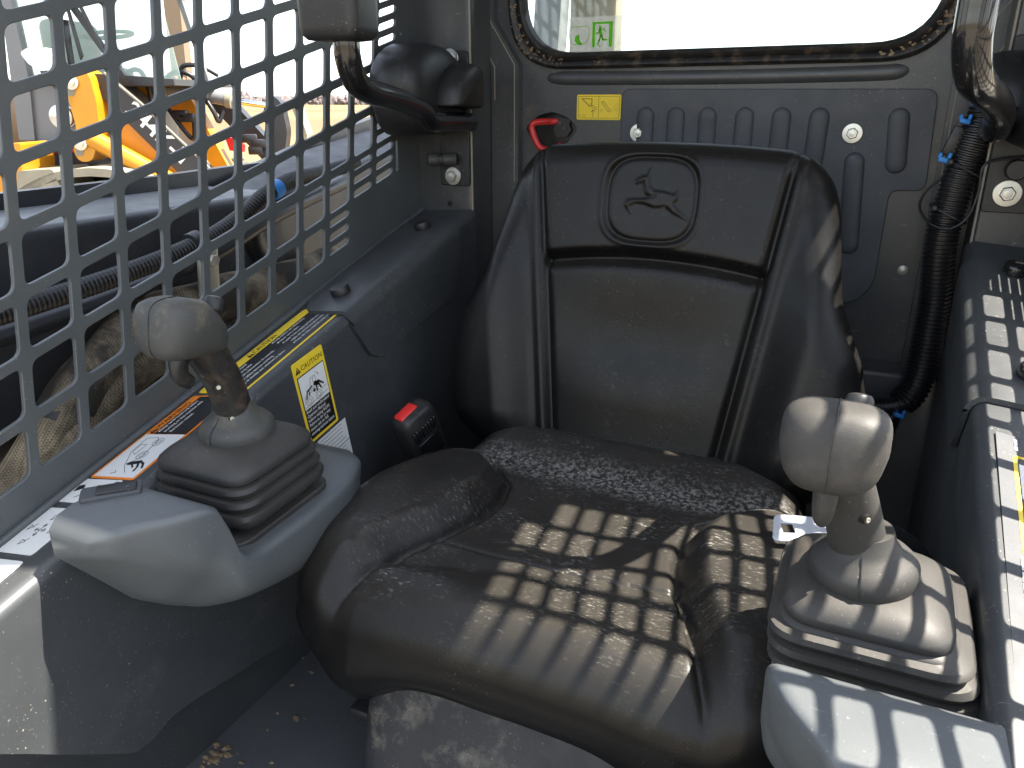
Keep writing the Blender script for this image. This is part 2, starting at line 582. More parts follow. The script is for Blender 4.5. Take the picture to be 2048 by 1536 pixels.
# corner posts
for sgn in (0, 1):
    out = rpoly([(-.668, 1.068), (-.566, 1.068), (-.566, 1.147), (-.668, 1.147)], [.002, .008, .002, .002], 4)
    rings = [[(p[0], p[1], z) for p in out] for z in (-.70, -.30, .0, .25, .57)]
    add("corner_post", *loft(rings), MAT["paint"], cab, 35, mir=bool(sgn))
    # the worn folded lip along the post
    g = G(); g.put(sweep([Vector((-.5665, 1.0675, z)) for z in np.linspace(-.165, .49, 8)], .0016, 6))
    g.build("post_lip", MAT["edge"], cab, 40, mir=bool(sgn))
    # pressed channel beside the window, kinked
    band = [(-.606, .49), (-.606, .118), (-.565, .047), (-.565, -.34), (-.520, -.34), (-.520, .05), (-.561, .112), (-.561, .49)]
    m2 = MW.copy(); m2.translation = (0, 1.148, 0)
    vf = prism(m2, [(x, z) for x, z in band], -.002, .016)
    bm = bmesh.new(); bv = [bm.verts.new(v) for v in vf[0]]
    for f in vf[1]:
        try: bm.faces.new([bv[i] for i in f])
        except ValueError: pass
    ed = [e for e in bm.edges if len(e.link_faces) == 2 and e.calc_face_angle(0) > .5 and all(v.co.y < 1.14 for v in e.verts)]
    bmesh.ops.bevel(bm, geom=ed, offset=.006, segments=3, profile=.5, affect='EDGES')
    add("pressed_channel", *bm_out(bm), MAT["paint"], cab, 35, mir=bool(sgn))
    g = G()
    for line in ([(-.600, .118), (-.559, .047), (-.559, .0)], [(-.567, .112), (-.526, .05), (-.526, -.12)]):
        P = [Vector((x, 1.1315, z)) for x, z in line]
        g.put(sweep(P, .0008, 5))
    g.build("ridge_highlight", MAT["edge"], cab, 40, mir=bool(sgn))  # pale lines painted as the highlights along the channel ridges
# pressed groove below the window
rib = catmull([(-.482, 1.156, .034), (-.462, 1.1550, .031), (-.35, 1.1550, .030), (-.2, 1.1550, .030), (-.05, 1.1550, .032), (-.005, 1.1550, .034), (.012, 1.156, .037)], 8)
add("pressed_rib", *sweep(rib, lambda i: .012 * math.sqrt(max(.02, min(1, min(i, len(rib) - 1 - i) / 9))), 16), MAT["paint"], cab, 60)
# cover panel with pressed ribs
m3 = MW.copy(); m3.translation = (0, 1.1445, 0)
pan = rpoly([(-.359, .0145), (.042, .0125), (.047, -.108), (.006, -.109), (.005, -.235), (-.016, -.262), (-.36, -.262)], [.010, .014, .012, .012, .02, .02, .01], 5)
cover = add("rear_cover_panel", *plate(m3, pan, [], .005, .001), MAT["rearp"], cab)
for (x0, z0, x1, z1) in [(-.324, -.009, -.324, -.10), (-.280, -.009, -.280, -.12), (-.236, -.009, -.235, -.15), (-.186, -.009, -.186, -.15), (-.138, -.009, -.138, -.15), (-.0905, -.009, -.092, -.10), (.004, -.009, .0085, -.088), (-.0405, -.064, -.033, -.195)]:
    P = resample([Vector((x0, 1.1412, z0 - .012)), Vector((x1, 1.1412, z1 + .012))], .004)
    r = .0125; rings = []
    a = [Vector((x0, 1.1412, z0 - .012 + r * math.sin(t))) for t in (1.5, 1.2, .9, .6, .3)]
    b = [Vector((x1, 1.1412, z1 + .012 - r * math.sin(t))) for t in (.3, .6, .9, 1.2, 1.5)]
    rr = [r * math.cos(t) for t in (1.5, 1.2, .9, .6, .3)] + [r] * len(P) + [r * math.cos(t) for t in (.3, .6, .9, 1.2, 1.5)]
    PP = a + P + b
    for p, q in zip(PP, rr):
        rings.append([p + Vector((math.cos(w) * q, -math.sin(w) * q * .42, 0)) for w in np.linspace(0, 2 * math.pi, 16, endpoint=False)])
    add("pressed_rib", *loft(rings), MAT["rearp"], cover, 50)


def hexbolt(m, r, washer=True, h=.006, mat="zinc", name="bolt", parent=None, rw=None):
    g = G(); rw = rw or r * 1.75
    if washer: g.put(lathe([(r * .6, 0), (rw * .97, 0), (rw, .0006), (rw, .0016), (rw * .96, .0022), (r * .6, .0026)], m, 28))
    g.put(loft([[m @ Vector((rr * math.cos(math.pi / 3 * k), rr * math.sin(math.pi / 3 * k), z)) for k in range(6)] for rr, z in ((r, .002), (r, h * .85), (r * .86, h))]))
    g.put(lathe([(r * .62, h * .9), (r * .55, h * 1.05), (r * .3, h * 1.08)], m, 16))
    return g.build(name, MAT[mat], parent, 35)


for x, z in ((-.333, -.044), (-.048, -.040)):
    mm = frame((x, 1.1415, z), (1, 0, .3), (0, 0, 1)); hexbolt(mm, .0072, True, .006, "zinc", "panel_bolt", cab, .0125)
add("wall_plug", *lathe([(.0065, 0), (.0065, .001), (.004, .0022), (.0005, .0026)], frame((.038, 1.148, -.213), (1, 0, 0), (0, 0, 1)), 20), MAT["zincd"], cab, 40)

# rear window: glass, rubber seal
wnd = empty("rear_window", (-.24, 1.15, .05), "rear cab window with rounded lower corners in a black rubber seal caked with brown dirt", "window")
inner = rpoly([(-.510, .0655), (.030, .0690), (.046, .445), (-.530, .445)], [.075, .072, .05, .05], 10)
outer = rpoly([(-.537, .0425), (.052, .0455), (.070, .468), (-.556, .468)], [.085, .082, .06, .06], 10)
g = G(); rings = []
for f, d in ((0, .0), (.02, .007), (.18, .0105), (.40, .0090), (.47, .0062), (.53, .0090), (.75, .0115), (.94, .0075), (1, -.004)):
    rings.append([(o_[0] * (1 - f) + i_[0] * f, 1.1478 - d, o_[1] * (1 - f) + i_[1] * f) for o_, i_ in zip(outer, inner)])
rings = [list(reversed(r)) for r in rings]
seal = add("rubber_seal", *loft(rings, False, False), MAT["seal"], wnd, 45)
gl = rpoly([(-.524, .055), (.043, .058), (.058, .455), (-.542, .455)], .08, 8)
m4 = MW.copy(); m4.translation = (0, 1.1525, 0)
add("glass_pane", *plate(m4, gl, [], .004, 0), MAT["glass"], wnd)
# dirt clumps in the seal
g = G()
for k in range(460):
    t = random.random()
    P = outer; i = int(random.random() * len(P)); a = Vector(P[i]); b = Vector(P[(i + 1) % len(P)]); q = a.lerp(b, random.random())
    ii = inner[i % len(inner)]; w = random.uniform(.12, .62); q = q.lerp(Vector(ii), w)
    if q.y > .2: continue
    s = random.choice((.0006, .0008, .0011, .0017)) * random.uniform(.7, 1.3)
    if q.x > -.38 and random.random() < .45: continue
    bm = bmesh.new(); bmesh.ops.create_icosphere(bm, subdivisions=1, radius=s)
    for v in bm.verts: v.co *= random.uniform(.6, 1.3)
    bm.transform(Matrix.Translation((q.x, 1.1378, q.y)) @ Matrix.Diagonal((1.4, .5, 1, 1))); g.put(bm_out(bm))
o = g.build("dirt_crust", MAT["mud"], wnd, kind="stuff")

# ------------------------------------------------------------------ perforated side screens
LA, LB, LO = Vector((.0545, .0147)), Vector((-.0075, -.0545)), Vector((.418, -.103))


def node(n, j): return LO + LA * n + LB * j


def cell(n, j, u0, u1, v0, v1, r):
    p = node(n, j)
    Q = [p + LA * u0 - LB * v0, p + LA * u1 - LB * v0, p + LA * u1 - LB * v1, p + LA * u0 - LB * v1]
    return rpoly([tuple(q) for q in Q], r, 5)


def fold(Y): return -.465 + .282 * Y


def screen(mir, label):
    holes = []
    for n in range(-4, 11):
        for j in range(-9, 6):
            c = node(n, j) + LA * .5 - LB * .5
            if c.y < fold(c.x) + .055 or c.y > .50 or c.x < .235: continue
            if n == 10 and node(n, j).x > .985: continue
            if c.y > .10 and n in (7, 8): continue  # unseen cells left solid to keep sun off the cushion's rear
            if c.y > .39 and n in (9, 10): continue  # more unseen cells left solid against stray sun behind the cushion
            slots = (n == 10) or (n == 9 and j >= 3) or (n == 8 and j >= 4)
            if n > 10: continue
            if slots:
                for k in range(3): holes.append(cell(n, j, .095, .905, .09 + k / 3, .09 + k / 3 + .205, .0055))
            else:
                holes.append(cell(n, j, .085, .915, .085, .915, .0085))
    holes.append(rpoly([(1.0005, -.100), (1.0065, -.098), (1.0085, -.054), (1.0025, -.052)], .003, 3))
    holes.append([(1.03 + .003 * math.cos(a), .09 + .0035 * math.sin(a)) for a in np.linspace(0, 2 * math.pi, 12, endpoint=False)])
    out = [(.17, fold(.17)), (1.070, fold(1.07)), (1.070, .565), (.27, .565), (.17, .30)]
    m = frame((XL, 0, 0), (0, 1, 0), (0, 0, 1))
    vf = plate(m, out, holes, .0045, .0007)
    o = add("side_screen", *vf, MAT["mesh"], None, None, mir)
    return tag(o, label, "screen", "perforated side screens of the cab")


screen(False, "dark grey perforated steel side screen that the yellow loader shows through")
screen(True, "perforated steel side screen whose grid shadow falls on the seat, beside the light sunlit console")

# ------------------------------------------------------------------ side consoles
def tz(X, Y):
    t = (-.56 - X) / .10
    zi, zo = -.432 + .259 * Y, -.465 + .282 * Y
    return zi + (zo - zi) * t


def zlow(Y):
    return float(np.interp(Y, [.10, .20, .255, .305, .369, .409, .558, .60, 1.07], [-.43, -.445, -.478, -.526, -.583, -.569, -.597, -.603, -.640]))


def profile(Y, off, x0, zb, r=.011):
    """section across a console: deck from x0 to the bend, then down to zb; off = outward offset"""
    P = []
    for X in np.linspace(x0, -.56 - r, 4): P.append((X, Y, tz(X, Y) + off))
    cz = tz(-.56 - r, Y) - r
    for a in np.linspace(90, 0, 7)[1:]:
        P.append((-.56 - r + (r + off) * math.cos(math.radians(a)), Y, cz + (r + off) * math.sin(math.radians(a))))
    for t in (.25, .5, .75, 1.0): P.append((-.56 + off, Y, cz + (zb - cz) * t))
    return P


def console(mir, label):
    root = empty("side_console", (CX2 + .60 if mir else -.60, .6, -.62), label, "console", "side consoles")
    rings = []
    for Y in list(np.linspace(.10, .60, 24)) + [.7, .8, .9, 1.0, 1.066]:
        a = profile(Y, 0, -.657, zlow(Y)); b = profile(Y, -.004, -.657, zlow(Y))
        rings.append(a + list(reversed(b)))
    add("console_body", *loft(rings), MAT["console"], root, 50, mir)
    # fold bead between screen and deck
    P = [Vector((-.6555, Y, fold(Y) + .0035)) for Y in np.linspace(.17, 1.066, 20)]
    add("fold_bead", *sweep(P, .0045, 10), MAT["mesh"], root, 60, mir)
    # bolt-on cover at the rear
    rings = []
    ys = [.733, .738, .75, .765, .785, .81, .85, .90, .95, .979, .998, 1.004]
    zb = [-.252, -.262, -.278, -.300, -.3085, -.3045, -.297, -.287, -.277, -.269, -.245, -.215]
    x0 = [-.575, -.622, -.636, -.645, -.650] + [-.651] * 7
    yt = [0.02, .012, .006, 0, 0, 0, 0, 0, 0, 0, 0.01, .02]
    for Y, zz_, xx in zip(ys, zb, x0):
        a = profile(Y, .0060, xx, zz_); b = profile(Y, .0012, xx, zz_)
        rings.append(a + list(reversed(b)))
    cov = add("cover_plate", *loft(rings), MAT["console"], root, 50, mir)
    for X, Y in ((-.605, .984), (-.606, .782)):
        m = frame((X, Y, tz(X, Y) + .0060), (0, 1, .26), (-1, 0, -.2))
        prof = [(.012, 0), (.0125, .001), (.0125, .0085), (.0115, .0098), (.002, .0098)]
        n = 48; rings = []
        for k_, (r, h) in enumerate(prof):
            rings.append([m @ Vector(((r - (.0006 if (q % 2 and k_ in (1, 2)) else 0)) * math.cos(2 * math.pi * q / n), (r - (.0006 if (q % 2 and k_ in (1, 2)) else 0)) * math.sin(2 * math.pi * q / n), h)) for q in range(n)])
        add("knob", *loft(rings), MAT["blackp"] if not mir else MAT["gloss"], cov, 30, mir)
    return root


console(False, "charcoal side console carrying the white, orange and yellow decals")
console(True, "sunlit side console striped with grid shadows, with a long black text decal on its deck")

# ------------------------------------------------------------------ seat
def pad(u_, v_, keys, height, R, frm, t_ext, mat, name, parent, skirt, nx=150, ny=190, crown=0.0, back_in=.0):
    """padded cushion: outline from (v, half width) keys, relief height(x,y,e), edge radius R(x,y)"""
    ks = np.array(keys); t0, t1 = ks[0, 0], ks[-1, 0]
    q = (1 - np.cos(np.linspace(0, math.pi, ny))) / 2
    q = .55 * q + .45 * np.linspace(0, 1, ny)
    T = t0 + (t1 - t0) * q
    dense = np.linspace(t0, t1, 400); w = np.interp(dense, ks[:, 0], ks[:, 1])
    k = np.exp(-(np.arange(-14, 15) / 6.0) ** 2); k /= k.sum()
    wp = np.pad(w, 14, mode='reflect', reflect_type='odd'); w = np.convolve(wp, k, 'valid')
    W = np.interp(T, dense, w)
    sx = np.linspace(-1, 1, nx); sx = .6 * np.sin(sx * math.pi / 2) + .4 * sx
    X = W[:, None] * sx[None, :]; Y = np.repeat(T[:, None], nx, 1)
    cr = crown * (1 - np.clip(np.abs(sx), 0, 1) ** 2.2)[None, :]
    Y = Y + cr * (np.clip((T - t0) / (t1 - t0), 0, 1) ** 6)[:, None]
    # border loop
    idx = [(0, i) for i in range(nx)] + [(j, nx - 1) for j in range(1, ny)] + [(ny - 1, i) for i in range(nx - 2, -1, -1)] + [(j, 0) for j in range(ny - 2, 0, -1)]
    B = np.array([(X[a], Y[a]) for a in idx])
    A0 = B; A1 = np.roll(B, -1, 0); D = A1 - A0; L2 = (D ** 2).sum(1) + 1e-12
    pts = np.stack([X.ravel(), Y.ravel()], 1); E = np.full(len(pts), 9.0)
    for c in range(0, len(pts), 2000):
        p = pts[c:c + 2000, None, :] - A0[None]
        t = np.clip((p * D[None]).sum(2) / L2[None], 0, 1)
        E[c:c + 2000] = np.sqrt(((p - t[..., None] * D[None]) ** 2).sum(2)).min(1)
    E = E.reshape(X.shape)
    r = R(X, Y)
    ee = np.clip(E, 0, r)
    drop = r - np.sqrt(np.maximum(0, r * r - (r - ee) ** 2))
    Zh = height(X, Y, E) - drop
    verts = [tuple(frm @ Vector((X[j, i], Y[j, i], Zh[j, i]))) for j in range(ny) for i in range(nx)]
    faces = [(j * nx + i, j * nx + i + 1, (j + 1) * nx + i + 1, (j + 1) * nx + i) for j in range(ny - 1) for i in range(nx - 1)]
    loop = [a[0] * nx + a[1] for a in idx]
    cur = loop; cen = B.mean(0)
    for (dz, inn) in skirt:
        base = len(verts); nl = []
        for k_, a in enumerate(idx):
            x, y = B[k_]; d = np.array([x, y]) - cen; ln = np.linalg.norm(d) + 1e-9
            p = np.array([x, y]) - d / ln * inn
            z = Zh[a] + (dz(x, y) if callable(dz) else dz)
            verts.append(tuple(frm @ Vector((p[0], p[1], z)))); nl.append(base + k_)
        m = len(idx)
        faces += [(cur[(k_ + 1) % m], cur[k_], nl[k_], nl[(k_ + 1) % m]) for k_ in range(m)]
        cur = nl
    faces.append(tuple(reversed(cur)))
    return add(name, verts, faces, mat, parent, 180)


seat = empty("operator_chair", (-.232, .66, -.70), "black vinyl bucket seat with an embossed leaping deer badge and grid shadows on its cushion", "seat")
MB = frame((-.236, .838, -.431), (1, 0, 0), (0, .178, .984)) @ Matrix.Diagonal((1.0, .982, 1, 1))      # normal faces the camera


def hb(x, t, e):
    ax = np.abs(x); xg = .098 + .125 * np.clip(t, 0, .4)
    fade = sss(t, .355, .22) * sss(t, -.05, .06)
    h = .030 * sss(ax, xg + .002, xg + .075) * fade * (1 - .25 * sss(t, .05, -.02))
    h += .004 * sss(ax, xg + .03, xg + .0) * 1.0
    h -= .0060 * np.exp(-((ax - xg) / .0050) ** 2) * sss(t, .392, .36)
    h += .0030 * np.exp(-((ax - xg - .012) / .006) ** 2)
    tg = .262 - .012 * np.clip(ax / .13, 0, 1) ** 2 + .003
    inside = sss(ax, xg + .004, xg - .004)
    h -= .0120 * np.exp(-((t - tg) / .0075) ** 2) * inside
    h += .0045 * sss(t, tg, tg + .016) * inside
    h -= .008 * (1 - np.clip(ax / xg, 0, 1) ** 2) * sss(t, .255, .15) * sss(t, -.02, .08)
    h += .010 * np.exp(-((t - .09) / .07) ** 2) * (1 - np.clip(ax / xg, 0, 1) ** 2)
    # dished badge
    ex, et = (x + .005) / .0520, (t - .334) / .0480
    rr = (np.abs(ex) ** 3.2 + np.abs(et) ** 3.2) ** (1 / 3.2)
    h -= .0036 * np.exp(-((rr - 1.0) / .050) ** 2) - .0012 * np.exp(-((rr - 1.12) / .05) ** 2)
    h -= .0012 * sss(rr, 1.0, .92)
    # badge relief: a leaping deer, head to the left
    return h + .0022 * deer(ex, et)


DEER = [[(.10, .10), (.02, .06), (-.12, .14), (-.16, .30), (-.20, .42), (-.34, .36), (-.36, .44), (-.24, .55), (-.12, .56), (-.05, .74), (-.06, .50), (-.04, .34), (.06, .22), (.30, .20), (.52, .14), (.58, .22), (.60, .06), (.52, -.08), (.62, -.22), (.84, -.42), (.56, -.30), (.34, -.14), (.10, -.18), (-.14, -.10), (-.34, -.08), (-.48, -.18), (-.42, -.34), (-.56, -.16), (-.52, -.02), (-.30, .0), (-.14, .02)]]


def deer(x, y):
    P = np.array(DEER[0]) * np.array([1.0, 1.0]); ins = np.zeros(x.shape, bool); dist = np.full(x.shape, 9.0)
    sel = (np.abs(x) < 1) & (np.abs(y) < 1); xs, ys = x[sel], y[sel]
    i_ = np.zeros(xs.shape, bool); d_ = np.full(xs.shape, 9.0)
    for k in range(len(P)):
        a, b = P[k - 1], P[k]
        c = (a[1] > ys) != (b[1] > ys)
        xi = (b[0] - a[0]) * (ys - a[1]) / (b[1] - a[1] + 1e-9) + a[0]
        i_ ^= c & (xs < xi)
        dx, dy = b - a; L = dx * dx + dy * dy; t = np.clip(((xs - a[0]) * dx + (ys - a[1]) * dy) / L, 0, 1)
        d_ = np.minimum(d_, np.hypot(xs - a[0] - t * dx, ys - a[1] - t * dy))
    s = np.where(i_, d_, -d_)
    out = np.zeros(x.shape); out[sel] = sss(s, -.05, .06)
    return out


kb = [(-.012, .188), (-.004, .208), (.012, .230), (.04, .246), (.09, .253), (.14, .250), (.175, .241), (.205, .226), (.235, .213), (.29, .204), (.335, .197), (.362, .188), (.382, .173), (.392, .160), (.397, .142)]
back = pad(0, 0, kb, hb, lambda x, y: np.full(x.shape, .030) + .012 * sss(np.abs(x), .12, .2), MB, 0, MAT["vinyl_back"], "backrest", seat,
           [(-.010, .001), (-.024, .008), (-.042, .020), (-.046, .05)], nx=330, ny=360, crown=.006)

MC = frame((-.232, 0, -.412), (1, 0, 0), (0, 1, 0))


def xb(y): return np.interp(y, [.46, .478, .53, .59, .64, .68, .72, .76], [.175, .168, .145, .118, .104, .101, .110, .150])


def hc(x, y, e):
    ax = np.abs(x); b = xb(y)
    lob = sss(ax, b - .002, b + .030) * sss(y, .795, .735) * (.45 + .55 * sss(y, .462, .535))
    h = .031 * lob * (1 - .42 * sss(y, .63, .75))
    h -= .0065 * np.exp(-((ax - b) / .0045) ** 2) * sss(y, .79, .74) * sss(y, .465, .50)
    mid = sss(ax, b + .004, b - .004)
    h -= .0040 * np.exp(-((y - .585 - .006 * x / .1) / .0032) ** 2) * mid
    h += .0022 * np.exp(-((y - .573) / .007) ** 2) * mid
    h -= .0075 * np.exp(-((y - .665) / .10) ** 2) * np.exp(-(ax / .10) ** 2)
    h += .020 * sss(y, .775, .835) * sss(ax, .235, .15)
    h += .012 * sss(y, .56, .49) * sss(ax, .2, .05)
    val = np.exp(-((y - .522 - .03 * sss(x, -.19, -.05)) / .011) ** 2) * sss(x, -.205, -.17) * sss(x, -.02, -.10)
    h -= .006 * val
    # seams of the thigh bolsters near the front
    h += .0015 * np.sin(x * 90 + y * 40) * .2
    # right front corner sagging away beside the lever
    return h


kc = [(.462, .150), (.466, .188), (.474, .212), (.49, .230), (.515, .241), (.56, .2465), (.64, .248), (.72, .241), (.76, .228), (.79, .214), (.83, .205), (.90, .200)]


def Rc(x, y):
    return .040 + .026 * sss(y, .60, .50) + .004 * sss(y, .6, .8)


def skirt_z(f):
    def g_(x, y):
        lobe = math.exp(-((abs(x) - .165) / .05) ** 2) * float(sss(np.array(y), .56, .50))
        return -f * (.030 + .030 * lobe)
    return g_


pad(0, 0, kc, hc, Rc, MC, 0, MAT["vinyl_seat"], "cushion", seat, [(skirt_z(.35), -.003), (skirt_z(.75), .001), (skirt_z(1.0), .012), (skirt_z(.9), .05)], nx=300, ny=320)
# seat base: dusty moulded cover below the cushion
rings = []
for z, yf, hw, r in ((-.475, .545, .150, .03), (-.500, .520, .163, .03), (-.520, .508, .168, .03), (-.535, .500, .172, .035), (-.60, .470, .168, .04), (-.64, .452, .162, .04), (-.66, .448, .155, .04), (-.70, .455, .15, .04)):
    rings.append([(p[0] - .228, p[1], z) for p in rpoly([(-hw, yf), (hw, yf), (hw, .86), (-hw, .86)], [r, r, .02, .02], 6)])
add("seat_base", *loft(list(reversed(rings))), MAT["dirtplate"], seat, 50)
g = G(); P = [Vector((-.228 + x, .514 - .018 * math.cos(x * 9) + .02, -.512)) for x in np.linspace(-.14, .14, 20)]
g.put(sweep(P, .008, 8)); g.build("base_ledge", MAT["dirtplate"], seat, 50)
g = G()
g.put(rbox((-.410, .535, -.600), (.034, .05, .012), .003, 2)); g.put(rbox((-.398, .56, -.622), (.02, .07, .035), .003, 2))
g.build("slide_latch", MAT["blackp"], seat, 40)
g = G(); g.put(rbox((-.385, .62, -.66), (.02, .42, .03), .004, 2)); g.build("slide_rail", MAT["floor"], seat, 40)

# ------------------------------------------------------------------ seat belt
bk = empty("belt_buckle", (-.492, .80, -.49), "black seat belt buckle with a red release button standing beside the seat", "belt buckle")
ax_ = Vector((.0, -.40, .90)).normalized(); wd_ = Vector((.25, .9, .4)); wd_ = (wd_ - ax_ * wd_.dot(ax_)).normalized()
mk = frame((-.492, .772, -.402), wd_, ax_)                     # x width, y length, z towards the seat
vf = rpoly(rect(-.027, -.047, .027, .047), .014, 6)
rings = []
for z, s in ((-.016, .80), (-.013, .95), (-.006, 1), (.006, 1), (.013, .95), (.016, .80)):
    rings.append([mk @ Vector((p[0] * s, p[1] * (1 - (1 - s) * .5), z)) for p in vf])
body = add("buckle_body", *loft(rings), MAT["blackp"], bk, 50)
g = G()
for k in range(8): g.put(xf(rbox((-.019 + k * .0052, .018, .0165), (.0028, .018, .004), .001, 1), mk))
g.put(xf(rbox((.002, -.012, .0166), (.036, .030, .001), .0004, 1), mk))
g.build("grip_ribs", MAT["gloss"], body, 40)
add("release_button", *xf(rbox((-.006, .0405, -.002), (.030, .016, .016), .003, 3), mk), MAT["redp"], bk, 40)
st = catmull([mk @ Vector((.0, -.04, 0)), mk @ Vector((.006, -.075, 0)), mk @ Vector((.02, -.12, .004))], 6)
add("steel_stalk", *sweep(st, .0115, 8, True, .18), MAT["console"], bk, 40)

tg_ = empty("belt_tongue", (-.02, .69, -.375), "shiny steel seat belt tongue with a square slot lying beside the seat cushion", "belt tongue")
mt = frame((-.026, .680, -.372), (.955, .30, .05), (-.25, .95, .10))
add("latch_plate", *plate(mt, rpoly([(-.026, -.019), (.018, -.019), (.034, -.006), (.05, -.004), (.05, .014), (.02, .017), (-.018, .021)], [.008, .004, .004, .002, .002, .004, .008], 5), [rpoly(rect(-.0155, -.0085, -.0035, .0085), .0015, 2)], .0028, .0006), MAT["sky_pale_steel"], tg_)
st = catmull([mt @ Vector((.045, .004, 0)), mt @ Vector((.09, .002, -.02)), mt @ Vector((.12, .0, -.06))], 6)
add("belt_webbing", *sweep(st, .018, 10, True, .10), MAT["blackp"], tg_, 40)

# ------------------------------------------------------------------ control pods and joysticks
def pod(mir, label):
    root = empty("control_pod", (CX2 + .55 if mir else -.55, .47, -.45), label, "control pod", "grey control pods under the joysticks")
    rings = []
    for Y in list(np.linspace(.322, .345, 6)) + list(np.linspace(.355, .41, 8)) + list(np.linspace(.42, .56, 8)) + list(np.linspace(.58, .632, 9)):
        xin = float(np.interp(Y, [.322, .330, .345, .36, .38, .395, .43, .50, .57, .60, .618, .632], [-.500, -.480, -.468, -.455, -.444, -.441, -.440, -.439, -.443, -.455, -.478, -.515]))
        zt = float(np.interp(Y, [.322, .330, .345, .385, .397, .412, .425, .55, .58, .60, .618, .632], [-.312, -.303, -.300, -.299, -.306, -.356, -.366, -.360, -.354, -.352, -.356, -.370]))
        zb = float(np.interp(Y, [.322, .345, .38, .426, .495, .574, .615, .632], [-.335, -.365, -.412, -.452, -.476, -.474, -.455, -.43]))
        xb_ = -.548; r = .010
        xo = -.546 if Y < .412 and not mir else -.5595; A = Vector((xo, zt)); Bv = Vector((xin, zt)); Cv = Vector((xin - .008, zt - .50 * (zt - zb))); Dv = Vector((xb_ + .040, zb + .010)); Ev = Vector((xo, zb))
        poly = rpoly([tuple(A), tuple(Bv), tuple(Cv), tuple(Dv), tuple(Ev)], [.0001, r, .03, .03, .0001], 6)
        rings.append([(p[0], Y, p[1]) for p in poly])
    body = add("pod_body", *loft(rings), MAT["pod"], root, 60, mir)
    # dark sheet standing in for the shaded gap around the gaiter
    m = frame((-.497, .487, -.3605), (1, 0, 0), (0, 1, .06))
    add("gaiter_gap_shade", *plate(m, rpoly(rect(-.056, -.066, .040, .066), .022, 6), [], .006, .001), MAT["rubber"], root, None, mir)
    if not mir:
        m = frame((-.5312, .3715, -.2985), (.030, .0305, .0), (-.018, .012, 0))
        m = frame((-.533, .3705, -.2985), (.68, .73, 0), (-.73, .68, 0))
        sw = add("switch_bezel", *plate(m, rpoly(rect(-.022, -.0105, .022, .0105), .003, 3), [], .004, .001), MAT["rearp"], root)
        add("rocker", *xf(rbox((.004, 0, .0025), (.030, .015, .003), .001, 2), m), MAT["blackp"], sw, 40)
    return root


pod(False, "blue-grey plastic control pod with a small black rocker switch, under the dirt-caked joystick")
pod(True, "pale grey sunlit control pod with grid shadows across its flat top")


def sq(h, r, m, z, n=6, ox=0, oy=0):
    return [m @ Vector((p[0] + ox, p[1] + oy, z)) for p in rpoly(rect(-h * .905, -h * .905, h * .905, h * .905), r, n)]


